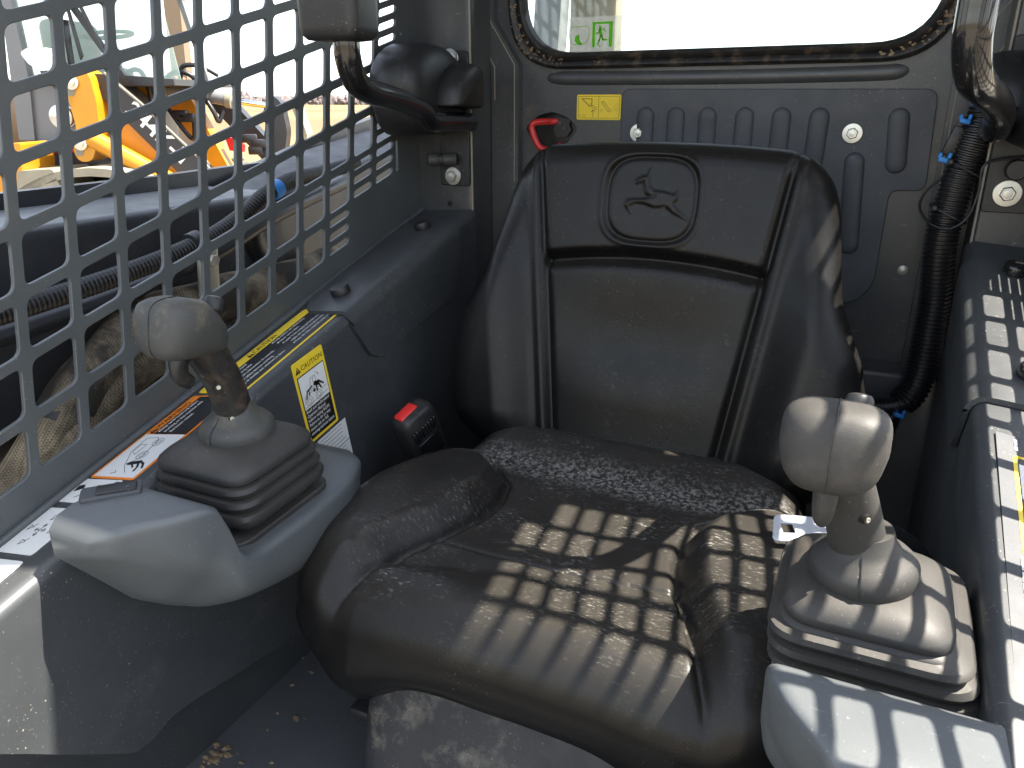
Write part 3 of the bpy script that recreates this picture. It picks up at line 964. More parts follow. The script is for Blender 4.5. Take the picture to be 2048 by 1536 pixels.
def joystick(label, gripm, shaftm, bx, by, hx, hy, hz, skew, gs=1.0, gy=0.0):
    root = empty("joystick", (bx, by, -.40), label, "joystick", "joysticks with rubber gaiters")
    m = frame((bx, by + gy * .35, -.381), (1, 0, 0), (0, 1, .06))
    prof = [(-.020, .050, .02), (.030, .053, .02), (.033, .060, .022), (.0355, .0655, .024), (.0405, .0668, .024), (.0445, .0650, .024), (.0458, .0580, .022), (.0470, .0570, .022),
            (.0485, .0630, .024), (.0530, .0650, .024), (.0570, .0632, .024), (.0582, .0568, .022), (.0594, .0558, .022), (.0608, .0612, .024), (.0650, .0630, .024), (.0688, .0612, .024), (.0700, .0552, .022),
            (.0712, .0545, .022), (.0726, .0592, .022), (.0768, .0605, .024), (.0805, .0590, .024), (.0855, .0530, .024), (.0890, .0460, .026), (.0915, .036, .026)]
    add("gaiter", *loft([sq(h * (gs if z > .0715 else (1.06 if gs < 1 else 1)), r, m, z, ox=skew * max(0, 1 - z / .10), oy=gy * max(0, 1 - z / .10) * (1.0)) for z, h, r in prof]), MAT["rubber"], root, 45)
    ax = (Vector((hx, hy + .012, hz - .02)) - Vector((bx, by, -.290))).normalized()
    mc = frame((bx, by, -.2880), (1, 0, 0), (0, 1, .05)); mc = frame(mc.translation, Vector((0, 1, 0)).cross(Vector((0, 0, 1)).lerp(ax, .35)), (0, 1, .05))
    add("collar", *lathe([(.028, -.006), (.0330, -.004), (.0340, 0), (.0340, .005), (.0322, .009), (.029, .0125), (.0235, .016), (.0202, .021), (.018, .03)], mc, 44), MAT[gripm], root, 45)
    A = Vector((bx, by, -.290)); B = Vector((hx, hy + .013, hz - .012)); K = A.lerp(B, .5) + Vector((.002, .006, 0))
    P = catmull([A, K, B], 12)
    n_ = len(P)
    add("shaft", *sweep(P, lambda i: .0188 - .0016 * math.sin(math.pi * min(1, i / (n_ - 1.0))) , 26, True, .95), MAT[shaftm], root, 60)
    hd = frame((hx, hy, hz), (1, 0, 0), (0, .96, -.14))    # x across, y front->rear, z up
    rings = []; k_ = .855
    for y, hw, hh, oz in ((-.0405, .004, .004, -.002), (-.0395, .016, .015, -.001), (-.0365, .0245, .0225, 0), (-.030, .0305, .0275, 0), (-.020, .0335, .0295, .0005), (-.006, .0345, .0300, .001), (.008, .0335, .0285, .0), (.022, .030, .0225, -.006), (.032, .026, .0175, -.011), (.039, .020, .0125, -.015), (.043, .010, .006, -.017)):
        ring = []
        for k in range(40):
            a = 2 * math.pi * k / 40; c, s_ = math.cos(a), math.sin(a); e = .53
            x = math.copysign(abs(c) ** e, c) * hw; z = math.copysign(abs(s_) ** e, s_) * hh
            x *= 1 - .17 * max(0, -z / max(hh, .001))
            ring.append(hd @ (Vector((x, y, z + oz)) * k_))
        rings.append(list(reversed(ring)))
    head = add("grip_head", *loft(rings), MAT[gripm], root, 60)
    sm = [hd @ (Vector((0, y, z)) * k_) for y, z in ((.035, .0085), (.02, .0224), (.006, .0293), (-.008, .0310), (-.021, .0300), (-.0305, .0276), (-.037, .0226), (-.0400, .0150), (-.0408, 0), (-.0400, -.016), (-.0368, -.0224), (-.030, -.0274))]
    add("seam", *sweep(catmull(sm, 4), .00040, 5), MAT["blackp"], head, 40)
    tp = catmull([hd @ Vector((0, .000, -.018)), hd @ Vector((0, -.006, -.030)), hd @ Vector((0, -.003, -.042)), hd @ Vector((0, .006, -.048))], 6)
    add("trigger", *sweep(tp, lambda i: .0100 - .00020 * i, 16, True, .8), MAT[shaftm], root, 60)
    b1 = frame(hd @ Vector((.010, .024, .0185)), (1, 0, 0), (0, .9, -.35))
    add("thumb_button", *lathe([(.008, -.004), (.008, .004), (.0065, .0065), (.003, .0075)], b1, 20), MAT["blackp"], head, 40)
    for t in (.22, .55):
        p = A.lerp(B, t); mm = frame(p + Vector((.0118, -.0095, 0)) * 1.06, (.62, .78, 0), (0, 0, 1))
        s_ = add("recess_shade_disc", *lathe([(.0034, -.004), (.0034, .0002), (.0004, .0003)], mm, 14), MAT["black"], root, 40); add("screw", *lathe([(.0019, -.002), (.0019, .0006), (.0012, .0008), (.0004, .0004)], mm, 12), MAT["zincd"], s_, 40)  # black disc painted for the shaded recess around each screw
    # parting line of the collar, towards the operator
    pl = [mc @ Vector((0, -r, h)) for r, h in ((.0206, .0210), (.0240, .0162), (.0294, .0128), (.0326, .0092), (.0344, .005), (.0344, 0))]
    add("parting_line", *sweep(catmull(pl, 3), .00045, 5), MAT["black"], root, 40)
    return root


joystick("joystick whose black shaft is caked with brown dirt, in front of the caution decals", "grip", "shaft", -.512, .492, -.513, .448, -.178, -.002)
joystick("dusty brown-grey joystick in direct sun above the pale grey control pod", "gripd", "gripd", .023, .492, -.005, .448, -.185, .024, .93, .014)

# ------------------------------------------------------------------ restraint bar arms
def restraint(mir, label):
    root = empty("restraint_bar", (CX2 + .60 if mir else -.60, 1.06, -.12), label, "restraint bar", "restraint bar arms")
    r = .0133
    P = [(-.562, 1.055, -.030), (-.560, .99, -.028), (-.556, .935, -.026), (-.553, .905, -.012), (-.545, .860, -.003), (-.533, .80, .004), (-.522, .750, .009), (-.512, .712, .018), (-.506, .693, .038), (-.505, .690, .062), (-.505, .690, .10)]
    if mir: P += [(-.505, .690, .2), (-.505, .690, .34)]
    add("bent_tube", *sweep(catmull(P, 8), r, 20), MAT["gloss"], root, 60, mir)
    if not mir:
        pm = Matrix.Translation((-.5075, .684, 0)); rings = []
        for z, s in ((.0545, .60), (.0555, .82), (.0595, .95), (.067, 1.0), (.12, 1.02), (.20, 1.02), (.28, 1.0)):
            rings.append([(p[0] * s - .5075, p[1] * s + .684, z) for p in rpoly(rect(-.034, -.024, .034, .024), .011, 5)])
        add("pad_grip", *loft(rings), MAT["blackp"], root, 50)
    # moulded hinge cover: domed shell
    rings = []
    for x, s, dz in ((-.652, .86, -.004), (-.648, .95, -.002), (-.640, 1.0, 0), (-.615, 1.0, 0), (-.598, .985, 0), (-.588, .95, -.001), (-.581, .88, -.003), (-.577, .78, -.006)):
        pts = [(1.064, -.045), (1.064, .058), (1.035, .0735), (1.000, .0760), (.965, .070), (.935, .054), (.922, .030), (.925, .002), (.938, -.030), (.962, -.047)]
        cy, cz = 1.064, .0
        rp = rpoly(pts, [.002, .004, .02, .02, .02, .02, .02, .02, .02, .012], 5)
        rings.append([(x, cy + (p[0] - cy) * s, cz + (p[1] - cz) * s + dz) for p in rp])
    rings = rings if True else rings
    add("hinge_cover", *loft(rings), MAT["blackp"], root, 50, mir)
    # lower shoulder that shrouds the tube end
    rings = []
    for x, s in ((-.60, .9), (-.585, 1.0), (-.560, 1.0), (-.548, .93), (-.544, .8)):
        pts = [(1.064, -.012), (1.064, .046), (1.040, .052), (1.010, .040), (.990, .016), (.985, -.008)]
        rp = rpoly(pts, [.002, .006, .016, .016, .012, .004], 5)
        rings.append([(x, 1.064 + (p[0] - 1.064) * s, .01 + (p[1] - .01) * s) for p in rp])
    add("tube_shroud", *loft(rings), MAT["blackp"], root, 50, mir)
    mp = frame((0, 1.0655, 0), (1, 0, 0), (0, 0, 1))
    add("mount_plate", *plate(mp, rpoly([(-.618, -.121), (-.5695, -.121), (-.5695, .066), (-.608, .066), (-.608, -.03), (-.618, -.05)], .004, 3), [], .005, .001), MAT["blackp"], root, None, mir)
    if mir:
        hexbolt(frame((CX2 + .592, 1.0625, -.100), (1, 0, .2), (0, 0, 1)), .0085, True, .008, "zinc", "flange_bolt", root, .0150)
        add("rubber_stop", *lathe([(.0105, 0), (.0115, .004), (.0115, .016), (.010, .018), (.001, .018)], frame((CX2 + .595, 1.063, -.073), (1, 0, 0), (0, 0, 1)), 24), MAT["blackp"], root, 40)
        g = G(); g.put(rbox((.165, 1.02, .012), (.07, .05, .004), .001, 1)); g.put(rbox((.128, 1.02, -.018), (.004, .05, .06), .001, 1)); g.put(rbox((.165, 1.03, -.046), (.07, .04, .006), .001, 1))
        g.build("latch_bracket", MAT["greasy"], root, 40)
    else:
        for z in (.057, -.108):
            hexbolt(frame((-.596, 1.0625, z), (1, 0, .2), (0, 0, 1)), .0085, True, .008, "zinc", "flange_bolt", root, .0135)
        g = G()
        ms = frame((-.592, 1.062, -.083), (0, 0, 1), (-.55, 0, 0))
        ms = frame((-.592, 1.058, -.083), (0, 0, 1), (-.30, -.95, 0)); ax3 = Vector((-.80, -.60, -.02)).normalized()
        up_ = Vector((0, 0, 1)); ms = frame((-.590, 1.060, -.083), up_, ax3.cross(up_))
        if (ms.to_3x3() @ Vector((0, 0, 1))).dot(ax3) < 0: ms = frame((-.590, 1.060, -.083), up_, -ax3.cross(up_))
        g.put(lathe([(.0078, 0), (.0085, .002), (.0085, .019), (.0078, .020), (.0062, .021), (.0062, .026), (.0082, .0265), (.0092, .0285), (.0092, .040), (.0080, .042), (.001, .042)], ms, 24))
        g.build("latch_pin", MAT["zincd"] if False else MAT["grip"], root, 40)
    return root


restraint(False, "black restraint bar arm with foam pad and moulded hinge cover beside the perforated screen")
restraint(True, "glossy black restraint bar arm with a kinked tube, above the corrugated conduit")
# black disc painted for the dark of a hole in the corner post face
add("hole_shade_disc", *lathe([(.0045, 0), (.0045, .0006), (.001, .0007)], frame((-.606, 1.0675, -.150), (1, 0, 0), (0, 0, 1)), 16), MAT["black"], cab, None)

# ------------------------------------------------------------------ wiring on the right
hs = empty("wire_harness", (.078, 1.08, -.38), "thick corrugated black wiring conduit with light blue clips running down the rear corner", "wiring harness")
add("conduit", *conduit([(.098, 1.09, .02), (.093, 1.085, -.012), (.087, 1.08, -.043), (.079, 1.08, -.083), (.074, 1.08, -.124), (.072, 1.08, -.16), (.0745, 1.08, -.20), (.078, 1.08, -.234), (.078, 1.078, -.28), (.0775, 1.075, -.319), (.072, 1.07, -.352), (.06, 1.07, -.372)], .0190, .0052, 18, .13), MAT["conduit"], hs, 25)
add("branch_conduit", *conduit([(.075, 1.065, -.362), (.05, 1.062, -.375), (.018, 1.062, -.379), (-.02, 1.06, -.376), (-.06, 1.06, -.372)], .0120, .0042, 14, .14), MAT["conduit"], hs, 25)
add("lower_branch", *conduit([(.055, 1.07, -.37), (.045, 1.06, -.42), (.03, 1.05, -.50), (.02, 1.04, -.60)], .0135, .0048, 14, .12), MAT["conduit"], hs, 25)
add("thin_wire", *tube([(.145, 1.062, -.058), (.115, 1.055, -.062), (.098, 1.05, -.070), (.098, 1.05, -.10), (.092, 1.05, -.128), (.076, 1.052, -.142), (.055, 1.06, -.138), (.042, 1.075, -.122), (.046, 1.085, -.104), (.060, 1.09, -.088), (.066, 1.09, -.072)], .0016, 8), MAT["conduit"], hs, 60)
for (x, y, z, s) in ((.0585, 1.066, -.0655, 1), (.0725, 1.068, -.0225, .9), (.060, 1.055, -.3835, 1)):
    g = G(); r_ = Matrix.Rotation(.25, 3, 'Y')
    g.put(rbox((x, y, z), (.013 * s, .006, .006 * s), .0015, 2, r_)); g.put(rbox((x - .005 * s, y, z + .005 * s), (.004, .006, .007 * s), .001, 1, r_)); g.put(rbox((x + .005 * s, y, z + .005 * s), (.004, .006, .007 * s), .001, 1, r_))
    g.build("blue_clip", MAT["blue"], hs, 40)
g = G(); g.put(rbox((.0655, 1.078, -.045), (.014, .012, .034), .002, 2, Matrix.Rotation(.3, 3, 'Y'))); g.build("connector", MAT["blackp"], hs, 40)
for z, x in ((-.075, .081), (-.128, .0735)):
    P = [Vector((x + .0205 * math.cos(a), 1.08 + .0205 * math.sin(a), z - .010 * math.cos(a))) for a in np.linspace(0, 2 * math.pi, 28)]
    g = G(); g.put(sweep(P, .0018, 6)); g.put(rbox((x - .016, 1.062, z + .008), (.006, .006, .006), .001, 1)); g.build("cable_tie", MAT["blackp"], hs, 40)

# ------------------------------------------------------------------ red release lever in the wall
lv = empty("release_lever", (-.47, 1.16, -.07), "bright red bent rod lever in a dark teardrop opening of the rear wall", "lever")
P = catmull([(-.468, 1.158, -.030), (-.478, 1.140, -.030), (-.4905, 1.128, -.0315), (-.4945, 1.126, -.038), (-.4915, 1.126, -.049), (-.4865, 1.127, -.060), (-.4815, 1.128, -.0665), (-.474, 1.131, -.070), (-.463, 1.136, -.0695), (-.455, 1.145, -.069)], 6)
add("red_rod", *sweep(P, .0049, 14), MAT["red"], lv, 60)
add("rod_flange", *lathe([(.0085, 0), (.0095, .001), (.0095, .003), (.006, .004)], frame((-.4575, 1.144, -.069), (0, 1, 0), (0, 0, 1)), 20), MAT["red"], lv, 40)
g = G(); ml = frame((0, 1.158, 0), (1, 0, 0), (0, 0, 1))
pp = [(-.470, -.026), (-.443, -.0255), (-.447, -.035), (-.443, -.042), (-.450, -.052), (-.466, -.0525), (-.4705, -.047)]
lp = add("latch_plate", *plate(ml, rpoly(pp, .0015, 2), [], .004, .0006), MAT["blackp"], lv)
for x, z in ((-.462, -.0325), (-.4545, -.040)):
    add("rivet", *lathe([(.0032, 0), (.0032, .0008), (.002, .0012), (.0004, .0012)], frame((x, 1.1558, z), (1, 0, 0), (0, 0, 1)), 14), MAT["rearp"], lp, 40)

# ------------------------------------------------------------------ decals
def decal(name, label, m, outline, mat, th=.0005):
    root = add(name, *plate(m, outline, [], th, 0), MAT[mat])
    return tag(root, label, "decal")


Z1, Z2, Z3 = .0006, .0009, .0012
# bucket and lever pictograms on the rear wall
m = frame((-.397, 1.1474, -.0095), (1, 0, 0), (0, 0, 1))
d = decal("lever_decal", "small yellow decal with bucket and lever pictograms beside the red lever", m, rpoly(rect(-.034, -.0175, .034, .0175), .0025, 3), "yellowt")
f = Flat(m, Z1); f.line(rect(-.0315, -.0150, .0315, .0150), .0004, True); f.line([(0, -.015), (0, .015)], .0004)
f.line([(-.026, .0118), (-.0105, .0115), (-.0108, .0025), (-.0145, .0018), (-.026, .0118)], .0009); f.line([(-.0108, .0035), (-.003, -.001)], .0005); f.line([(-.012, .001), (-.003, -.0035)], .0005)
f.line([(-.0085, -.0035), (-.0085, -.013)], .0005); f.line([(-.0112, -.0065), (-.0085, -.0035), (-.0058, -.0065)], .0006); f.disc((-.0135, .0045), .0006)
f.line([(.0045, .0065), (.0155, -.0065), (.018, -.0045), (.007, .0085)], .0005, True)
for k in range(8):
    t = k / 7; f.disc((.0190 + .0095 * t, -.0035 + .0095 * t), .00028, 6); f.disc((.0205 + .0100 * t, -.006 + .0095 * t), .00028, 6)
f.ring((-.0285, -.0115), .0014, .0002); f.ring((-.0225, -.0115), .0016, .0002); f.ring((.0045, -.004), .0018, .0002); f.ring((.0275, -.003), .0018, .0002)
f.build("pictogram", MAT["black"], d)

# emergency exit film on the rear glass
m = frame((-.4085, 1.1500, .0885), (1, 0, 0), (0, 0, 1))
d = decal("exit_decal", "clear film on the rear window with a green running man exit sign and hand", m, rpoly(rect(-.0425, -.0235, .0425, .0235), .003, 3), "film", .0003)
f = Flat(m, Z1); f.poly(rect(-.003, -.0165, .0015, .0165)); f.poly(rect(.0015, .0135, .0275, .0165)); f.poly(rect(.0222, -.0165, .0275, .0135))
f.disc((.0085, .0100), .0020); f.line([(.0085, .0065), (.0105, -.0015)], .0042); f.line([(.0085, .0065), (.0058, .0020), (.0028, .0015)], .0018); f.line([(.0095, .0070), (.0145, .0070), (.0168, .0030)], .0017)
f.line([(.0102, -.002), (.0078, -.0075), (.0055, -.0130)], .0024); f.line([(.0115, -.001), (.0132, -.0070), (.0190, -.0072)], .0023); f.poly([(.0060, -.0140), (.0078, -.0140), (.0105, -.0165), (.0088, -.0170)])
f.line(rpoly([(-.038, .0105), (-.0085, .0115), (-.0075, -.002), (-.0125, -.0115), (-.033, -.0125), (-.038, -.004)], .005, 4), .0007, True)
f.poly([(-.0285, -.001), (-.0225, .0005), (-.0220, -.0070), (-.0170, -.0120), (-.0200, -.0140), (-.0270, -.0110), (-.0300, -.0060)])
f.build("green_print", MAT["green"], d)

# tiny etched approval marks
m = frame((-.02, 1.1500, .102), (1, 0, 0), (0, 0, 1))

# console decals (left). frame on the deck: x runs rearwards, y outwards
def deckm(Y, X, side=-1, flip=False):
    o = Vector((X, Y, tz(X, Y) + .0006))
    du = Vector((0, .1, tz(X, Y + .1) - tz(X, Y))); dv = Vector((-.02, 0, tz(X - .02, Y) - tz(X, Y)))
    mm = frame(o, du, dv)
    return mm


m = deckm(.662, -.612)
d = decal("caution_decal", "long yellow CAUTION decal with white text lines on the console deck", m, rpoly(rect(-.096, -.0345, .096, .0345), .004, 3), "yellow")
f = Flat(m, Z1); f.poly(rpoly(rect(-.0925, -.0312, .0925, .0185), .002, 2)); f.tri((-.0185, .0262), .0095); f.build("dark_field", MAT["black"], d)
f = Flat(m, Z2); f.line([(-.0185, .0283), (-.0185, .0258)], .0011); f.disc((-.0185, .0238), .0006, 8); f.build("alert_mark", MAT["yellow"], d)
text(m, "CAUTION", -.0125, .0222, .0112, Z1, "heading", MAT["black"], d, .041)
y = .0118
for s, w in (("Keep children and others away.", .058), ("Never carry riders.", .037), ("Lower boom, engage park brake, stop", .067), ("engine and remove key before leaving.", .066), ("Keep cab clean, especially pedal area.", .068)):
    x = .008 if not s.startswith("engine") else .0095
    text(m, s, x + .004, y, .0062, Z2, "text_line", MAT["white"], d, w, bold=.012)
    if not s.startswith("engine"): Flat(m, Z2).disc((x + .0015, y + .0019), .0013, 10).build("bullet", MAT["white"], d)
    y -= .0086
y = .0118
for s, w in (("Read and understand", .048), ("before operating this", .048), ("Check location and function of controls.", .078), ("Check all safety devices working.", .066), ("Keep all shields and windows in place.", .078)):
    text(m, s, -.0865, y, .0062, Z2, "text_line", MAT["white"], d, w, bold=.012); y -= .0086

m = deckm(.498, -.6165)
d = decal("warning_decal", "orange WARNING decal with a crushed-by-loader pictogram beside the joystick gaiter", m, rpoly(rect(-.070, -.0335, .070, .0335), .004, 3), "orange")
f = Flat(m, Z1); f.poly(rect(.000, -.031, .0675, .0195)); f.tri((.0045, .0262), .0092); f.build("dark_field", MAT["black"], d)
f = Flat(m, Z1); f.poly(rect(-.0675, -.031, -.0008, .0300)); f.build("picture_field", MAT["white"], d)
f = Flat(m, Z2); f.line([(.0045, .0285), (.0045, .026)], .0011); f.disc((.0045, .0237), .0006, 8); f.build("alert_mark", MAT["orange"], d)
text(m, "WARNING", .0102, .0223, .0108, Z1, "heading", MAT["black"], d, .047)
y = .0125
for s, w in (("Always install boom lock before", .056), ("working on this machine with", .055), ("the boom raised.", .033)):
    text(m, s, .003, y, .0066, Z2, "text_line", MAT["white"], d, w, bold=.012); y -= .0088
f = Flat(m, Z2); w_ = .0004
f.line([(-.049, .004), (-.030, .018), (-.008, .020), (-.006, .004), (-.012, -.002), (-.040, -.006)], w_, True); f.line([(-.034, .008), (-.030, .016), (-.018, .017), (-.018, .008)], w_, True)
for cx in (-.0345, -.0135): f.ring((cx, -.004), .0062, w_); f.ring((cx, -.004), .0032, w_)
f.line([(-.061, -.010), (-.050, .004)], w_); f.line([(-.063, .010), (-.0615, .0035), (-.0585, .007)], .0005)
f.build("machine_outline", MAT["black"], d)
f = Flat(m, Z2); f.disc((-.0475, -.001), .0028); f.line([(-.047, -.004), (-.045, -.013)], .0052); f.line([(-.045, -.012), (-.052, -.018), (-.058, -.020)], .0024); f.line([(-.044, -.013), (-.047, -.021), (-.053, -.026)], .0024); f.line([(-.048, -.005), (-.053, -.012)], .0018)
f.build("figure", MAT["black"], d)

m = deckm(.4135, -.6245)
d = decal("lever_chart_decal", "small white decal with lever and foot icons just behind the grey pod tip", m, rpoly(rect(-.0165, -.0300, .0165, .0300), .003, 3), "white")
f = Flat(m, Z1); f.poly([(-.002, .024), (.006, .026), (.008, .018), (.003, .014)]); f.line([(-.010, .012), (-.004, .004), (.004, .002)], .0007); f.line([(.002, .004), (.008, -.004)], .0006); f.poly([(.004, -.018), (.010, -.016), (.011, -.023), (.003, -.025)])
f.line([(-.012, -.002), (-.007, -.010), (-.012, -.016)], .0006); f.build("icons", MAT["black"], d)
m = deckm(.3625, -.6265)
d = decal("boom_chart_decal", "white control chart decal with four arrows and bucket icons, partly in sun", m, rpoly(rect(-.0285, -.0310, .0285, .0310), .004, 3), "white")
f = Flat(m, Z1)
for dx, dy in ((1, 0), (-1, 0), (0, 1), (0, -1)):
    a = Vector((dx, dy)); q = Vector((-dy, dx)); b = a * .0075; f.line([a * .0025, b], .0006); f.line([b - a * .0025 + q * .002, b, b - a * .0025 - q * .002], .0007)
f.ring((0, 0), .0014, .0004)
for sx, sy in ((.0155, .0), (-.0155, .004), (.002, .0175), (0, -.0185)):
    f.line([(sx - .003, sy + .003), (sx + .003, sy + .003), (sx + .001, sy - .003)], .0005, True); f.line([(sx + .002, sy - .002), (sx + .005, sy - .004)], .0004)
f.build("arrows", MAT["black"], d)
m = deckm(.298, -.6245)
d = decal("blank_chart_decal", "brightly sunlit white chart decal at the front end of the console deck", m, rpoly(rect(-.031, -.0310, .031, .0310), .004, 3), "white")
f = Flat(m, Z1); f.line([(.010, -.01), (.014, .0), (.020, -.004)], .0006); f.ring((.0, .01), .004, .0005); f.build("icons", MAT["black"], d)

# caution decal on the inner side of the left console
u = Vector((0, .98, .19)).normalized(); v = Vector((0, -.27, .96)).normalized()
m = frame((-.5594, .6605, -.3185), u, v)
d = decal("rops_caution_decal", "upright yellow CAUTION decal with a falling cab picture on the console side", m, rpoly(rect(-.0275, -.052, .0275, .052), .003, 3), "yellow")
f = Flat(m, Z1); f.poly(rpoly(rect(-.0238, -.0480, .0238, .0335), .001, 2)); f.tri((-.0195, .0415), .0080); f.build("dark_field", MAT["black"], d)
f = Flat(m, Z2); f.poly(rect(-.0226, -.009, .0226, .0322)); f.build("picture_field", MAT["white"], d)
f = Flat(m, Z2); f.line([(-.0195, .0432), (-.0195, .0410)], .0010); f.disc((-.0195, .0393), .0005, 8); f.build("alert_mark", MAT["yellow"], d)
text(m, "CAUTION", -.0142, .0382, .0088, Z1, "heading", MAT["black"], d, .0375)
y = -.0142
for s, w in (("Read and understand", .0415), ("Operator Manual", .033), ("before raising ROPS.", .040), ("Failure to do so may", .039), ("cause cab to fall,", .034), ("causing serious injury.", .044)):
    text(m, s, -.0222, y, .0056, Z2, "text_line", MAT["white"], d, w, bold=.014); y -= .0058
f = Flat(m, Z3); w_ = .0004
for cx in (-.0125, .0045): f.ring((cx, -.0015), .0055, w_); f.ring((cx, -.0015), .0026, w_)
f.line([(-.020, -.002), (-.018, .007), (.008, .008), (.012, .002), (.020, .0035)], w_); f.line([(-.021, -.0065), (.020, -.0035)], w_); f.line([(-.008, .010), (-.004, .024), (.004, .024), (.005, .011)], w_, True)
f.line([(-.001, .012), (.000, .023)], w_); f.line([(.006, .027), (.010, .024), (.0098, .0215)], .0006); f.build("machine_outline", MAT["black"], d)
f = Flat(m, Z3); f.line([(-.0165, .003), (-.0135, .0115), (-.004, .0135)], .0020); f.line([(-.0105, .011), (-.0105, .0055)], .0018); f.disc((-.0015, .0070), .0022); f.line([(.002, .0145), (.006, .0125)], .0052); f.line([(.0035, .013), (.0032, .004)], .0024); f.line([(.0065, .014), (.0105, .0045)], .0024); f.line([(.0075, .015), (.0155, .0075)], .0022)
f.build("figure", MAT["black"], d)
m = frame((-.5594, .6915, -.4150), u, v)
d = decal("white_text_decal", "stained white decal of fine print under the upright caution decal", m, rect(-.0275, -.038, .0275, .0445), "white")
f = Flat(m, Z1); y = .041
for k in range(15):
    if abs(y - .0145) < .003: f.line([(-.0275, y), (.0275, y)], .0009)
    else: f.words(-.025 + random.uniform(0, .003), .0245 - random.uniform(0, .010), y, .00085)
    y -= .0052
f.build("fine_print", MAT["rearp"], d)

# decal on the deck of the right console (reads towards the operator's knees)
X0 = CX2 - .098 - .464 + .464
def deckr(Y, X):
    xm = CX2 - X
    z = tz(xm, Y) + .0006
    du = Vector((0, -.1, tz(xm, Y - .1) - tz(xm, Y))); dv = Vector((.02, 0, tz(xm - .02, Y) - tz(xm, Y)))
    return frame((X, Y, z), du, dv)


m = deckr(.545, .153)
d = decal("control_chart_decal", "long black decal with yellow outlined box and white text along the sunlit console deck", m, rect(-.155, -.043, .155, .043), "rearp")
f = Flat(m, Z1); f.line(rpoly(rect(-.128, -.0305, -.018, .036), .004, 3), .0030, True); f.build("yellow_border", MAT["yellow"], d)
f = Flat(m, Z1); f.poly(rect(-.119, -.028, -.078, .034)); f.poly(rpoly(rect(.135, -.036, .154, .04), .003, 3)); f.build("white_field", MAT["white"], d)
for s, x, y, w in (("Do not exceed rated capacity", -.074, -.0265, .054),):
    text(m, s, x, y, .0050, Z2, "text_line", MAT["white"], d, w, bold=.01)
text(m, "and controls", .020, -.0335, .0062, Z2, "text_line", MAT["white"], d, .025, bold=.008)
f = Flat(m, Z2)
f.ring((.102, -.030), .0032, .0022); f.tri((.094, -.030), .005); f.tri((.111, -.030), .005); f.tri((.117, -.030), .004); f.tri((.088, -.030), .004)
f.build("white_icons", MAT["white"], d)
f = Flat(m, Z2)
for x0, x1, y in ((-.150, -.131, -.030), (-.148, -.134, -.022), (-.150, -.130, -.0135)): f.words(x0, x1, y, .0034)
f.build("white_print", MAT["white"], d)
f = Flat(m, Z2)
for x0, x1, y in ((-.015, .018, -.0335), (-.015, .048, -.0245), (-.015, .045, -.0155), (-.072, -.03, -.0185), (-.072, -.035, -.0115)):
    f.words(x0, x1, y, .0034)
f.build("white_print", MAT["white"], d)

# ------------------------------------------------------------------ outside the left screen: lift arm, hoses, frame
la = empty("lift_arm", (-.93, .6, -.30), "glossy dark lift arm beam of the machine running outside the perforated screen", "lift arm")
rings = []
for Y in (-.3, .5, .80, .96):
    rings.append([(p[0], Y, p[1]) for p in rpoly([(-1.02, -.36), (-.85, -.36), (-.85, -.133), (-1.02, -.130)], .014, 4)])
add("arm_beam", *loft(rings), MAT["beam"], la, 40)
mside = frame((-1.035, 0, 0), (0, 1, 0), (0, 0, 1))
add("side_plate", *prism(mside, [(-.3, -.42), (1.9, -.42), (1.9, .035), (1.53, -.030), (1.26, -.078), (1.14, -.106), (.9, -.112), (-.3, -.118)], -.02, .0), MAT["beam"], la)
rings = []
for Y, z in ((.93, -.14), (.98, -.135), (1.06, -.117), (1.2, -.092), (1.5, -.05)):
    rings.append([(p[0], Y, p[1]) for p in rpoly([(-1.02, -.40), (-.88, -.40), (-.88, z - .02), (-1.02, z)], .012, 4)])
add("arm_knuckle", *loft(rings), MAT["greasy"], la, 40)
P = catmull([(-.862, .95, -.30), (-.856, .92, -.24), (-.852, .90, -.19), (-.851, .93, -.155), (-.853, 1.0, -.14)], 8)
add("cast_bracket", *sweep(P, .022, 12, True, .6), MAT["greasy"], la, 60)
# body side wall behind the hoses
bw = empty("loader_frame", (-.86, .7, -.5), "dark oily side frame of the machine with a yellow lower edge, seen below the hoses", "machine frame")
add("side_wall", *rbox((-.955, .85, -.47), (.10, 2.1, .60), .01, 2), MAT["greasy"], bw, 40)
add("frame_rail", *rbox((-.868, .60, -.428), (.075, 1.4, .035), .006, 2), MAT["greasy"], bw, 40)
rail = frame((-.845, .655, -.368), (0, .975, .222), (-1, 0, 0))
add("yellow_rail", *xf(rbox((.05, .0, .0), (.42, .022, .006), .002, 1), rail), MAT["fyellow"], bw, 40)
add("rail_flange", *xf(rbox((.05, .035, .012), (.60, .06, .02), .002, 1), rail), MAT["tyre"], bw, 40)
hexbolt(frame((-.80, .556, -.366), (0, 1, .1), (-1, 0, 0)), .011, True, .013, "zincd", "frame_bolt", bw, .021)
add("bolt_pad", *lathe([(.04, -.004), (.04, 0), (.001, .0005)], frame((-.80, .556, -.3675), (0, 1, .1), (-1, 0, 0)), 28), MAT["greasy"], bw, 40)

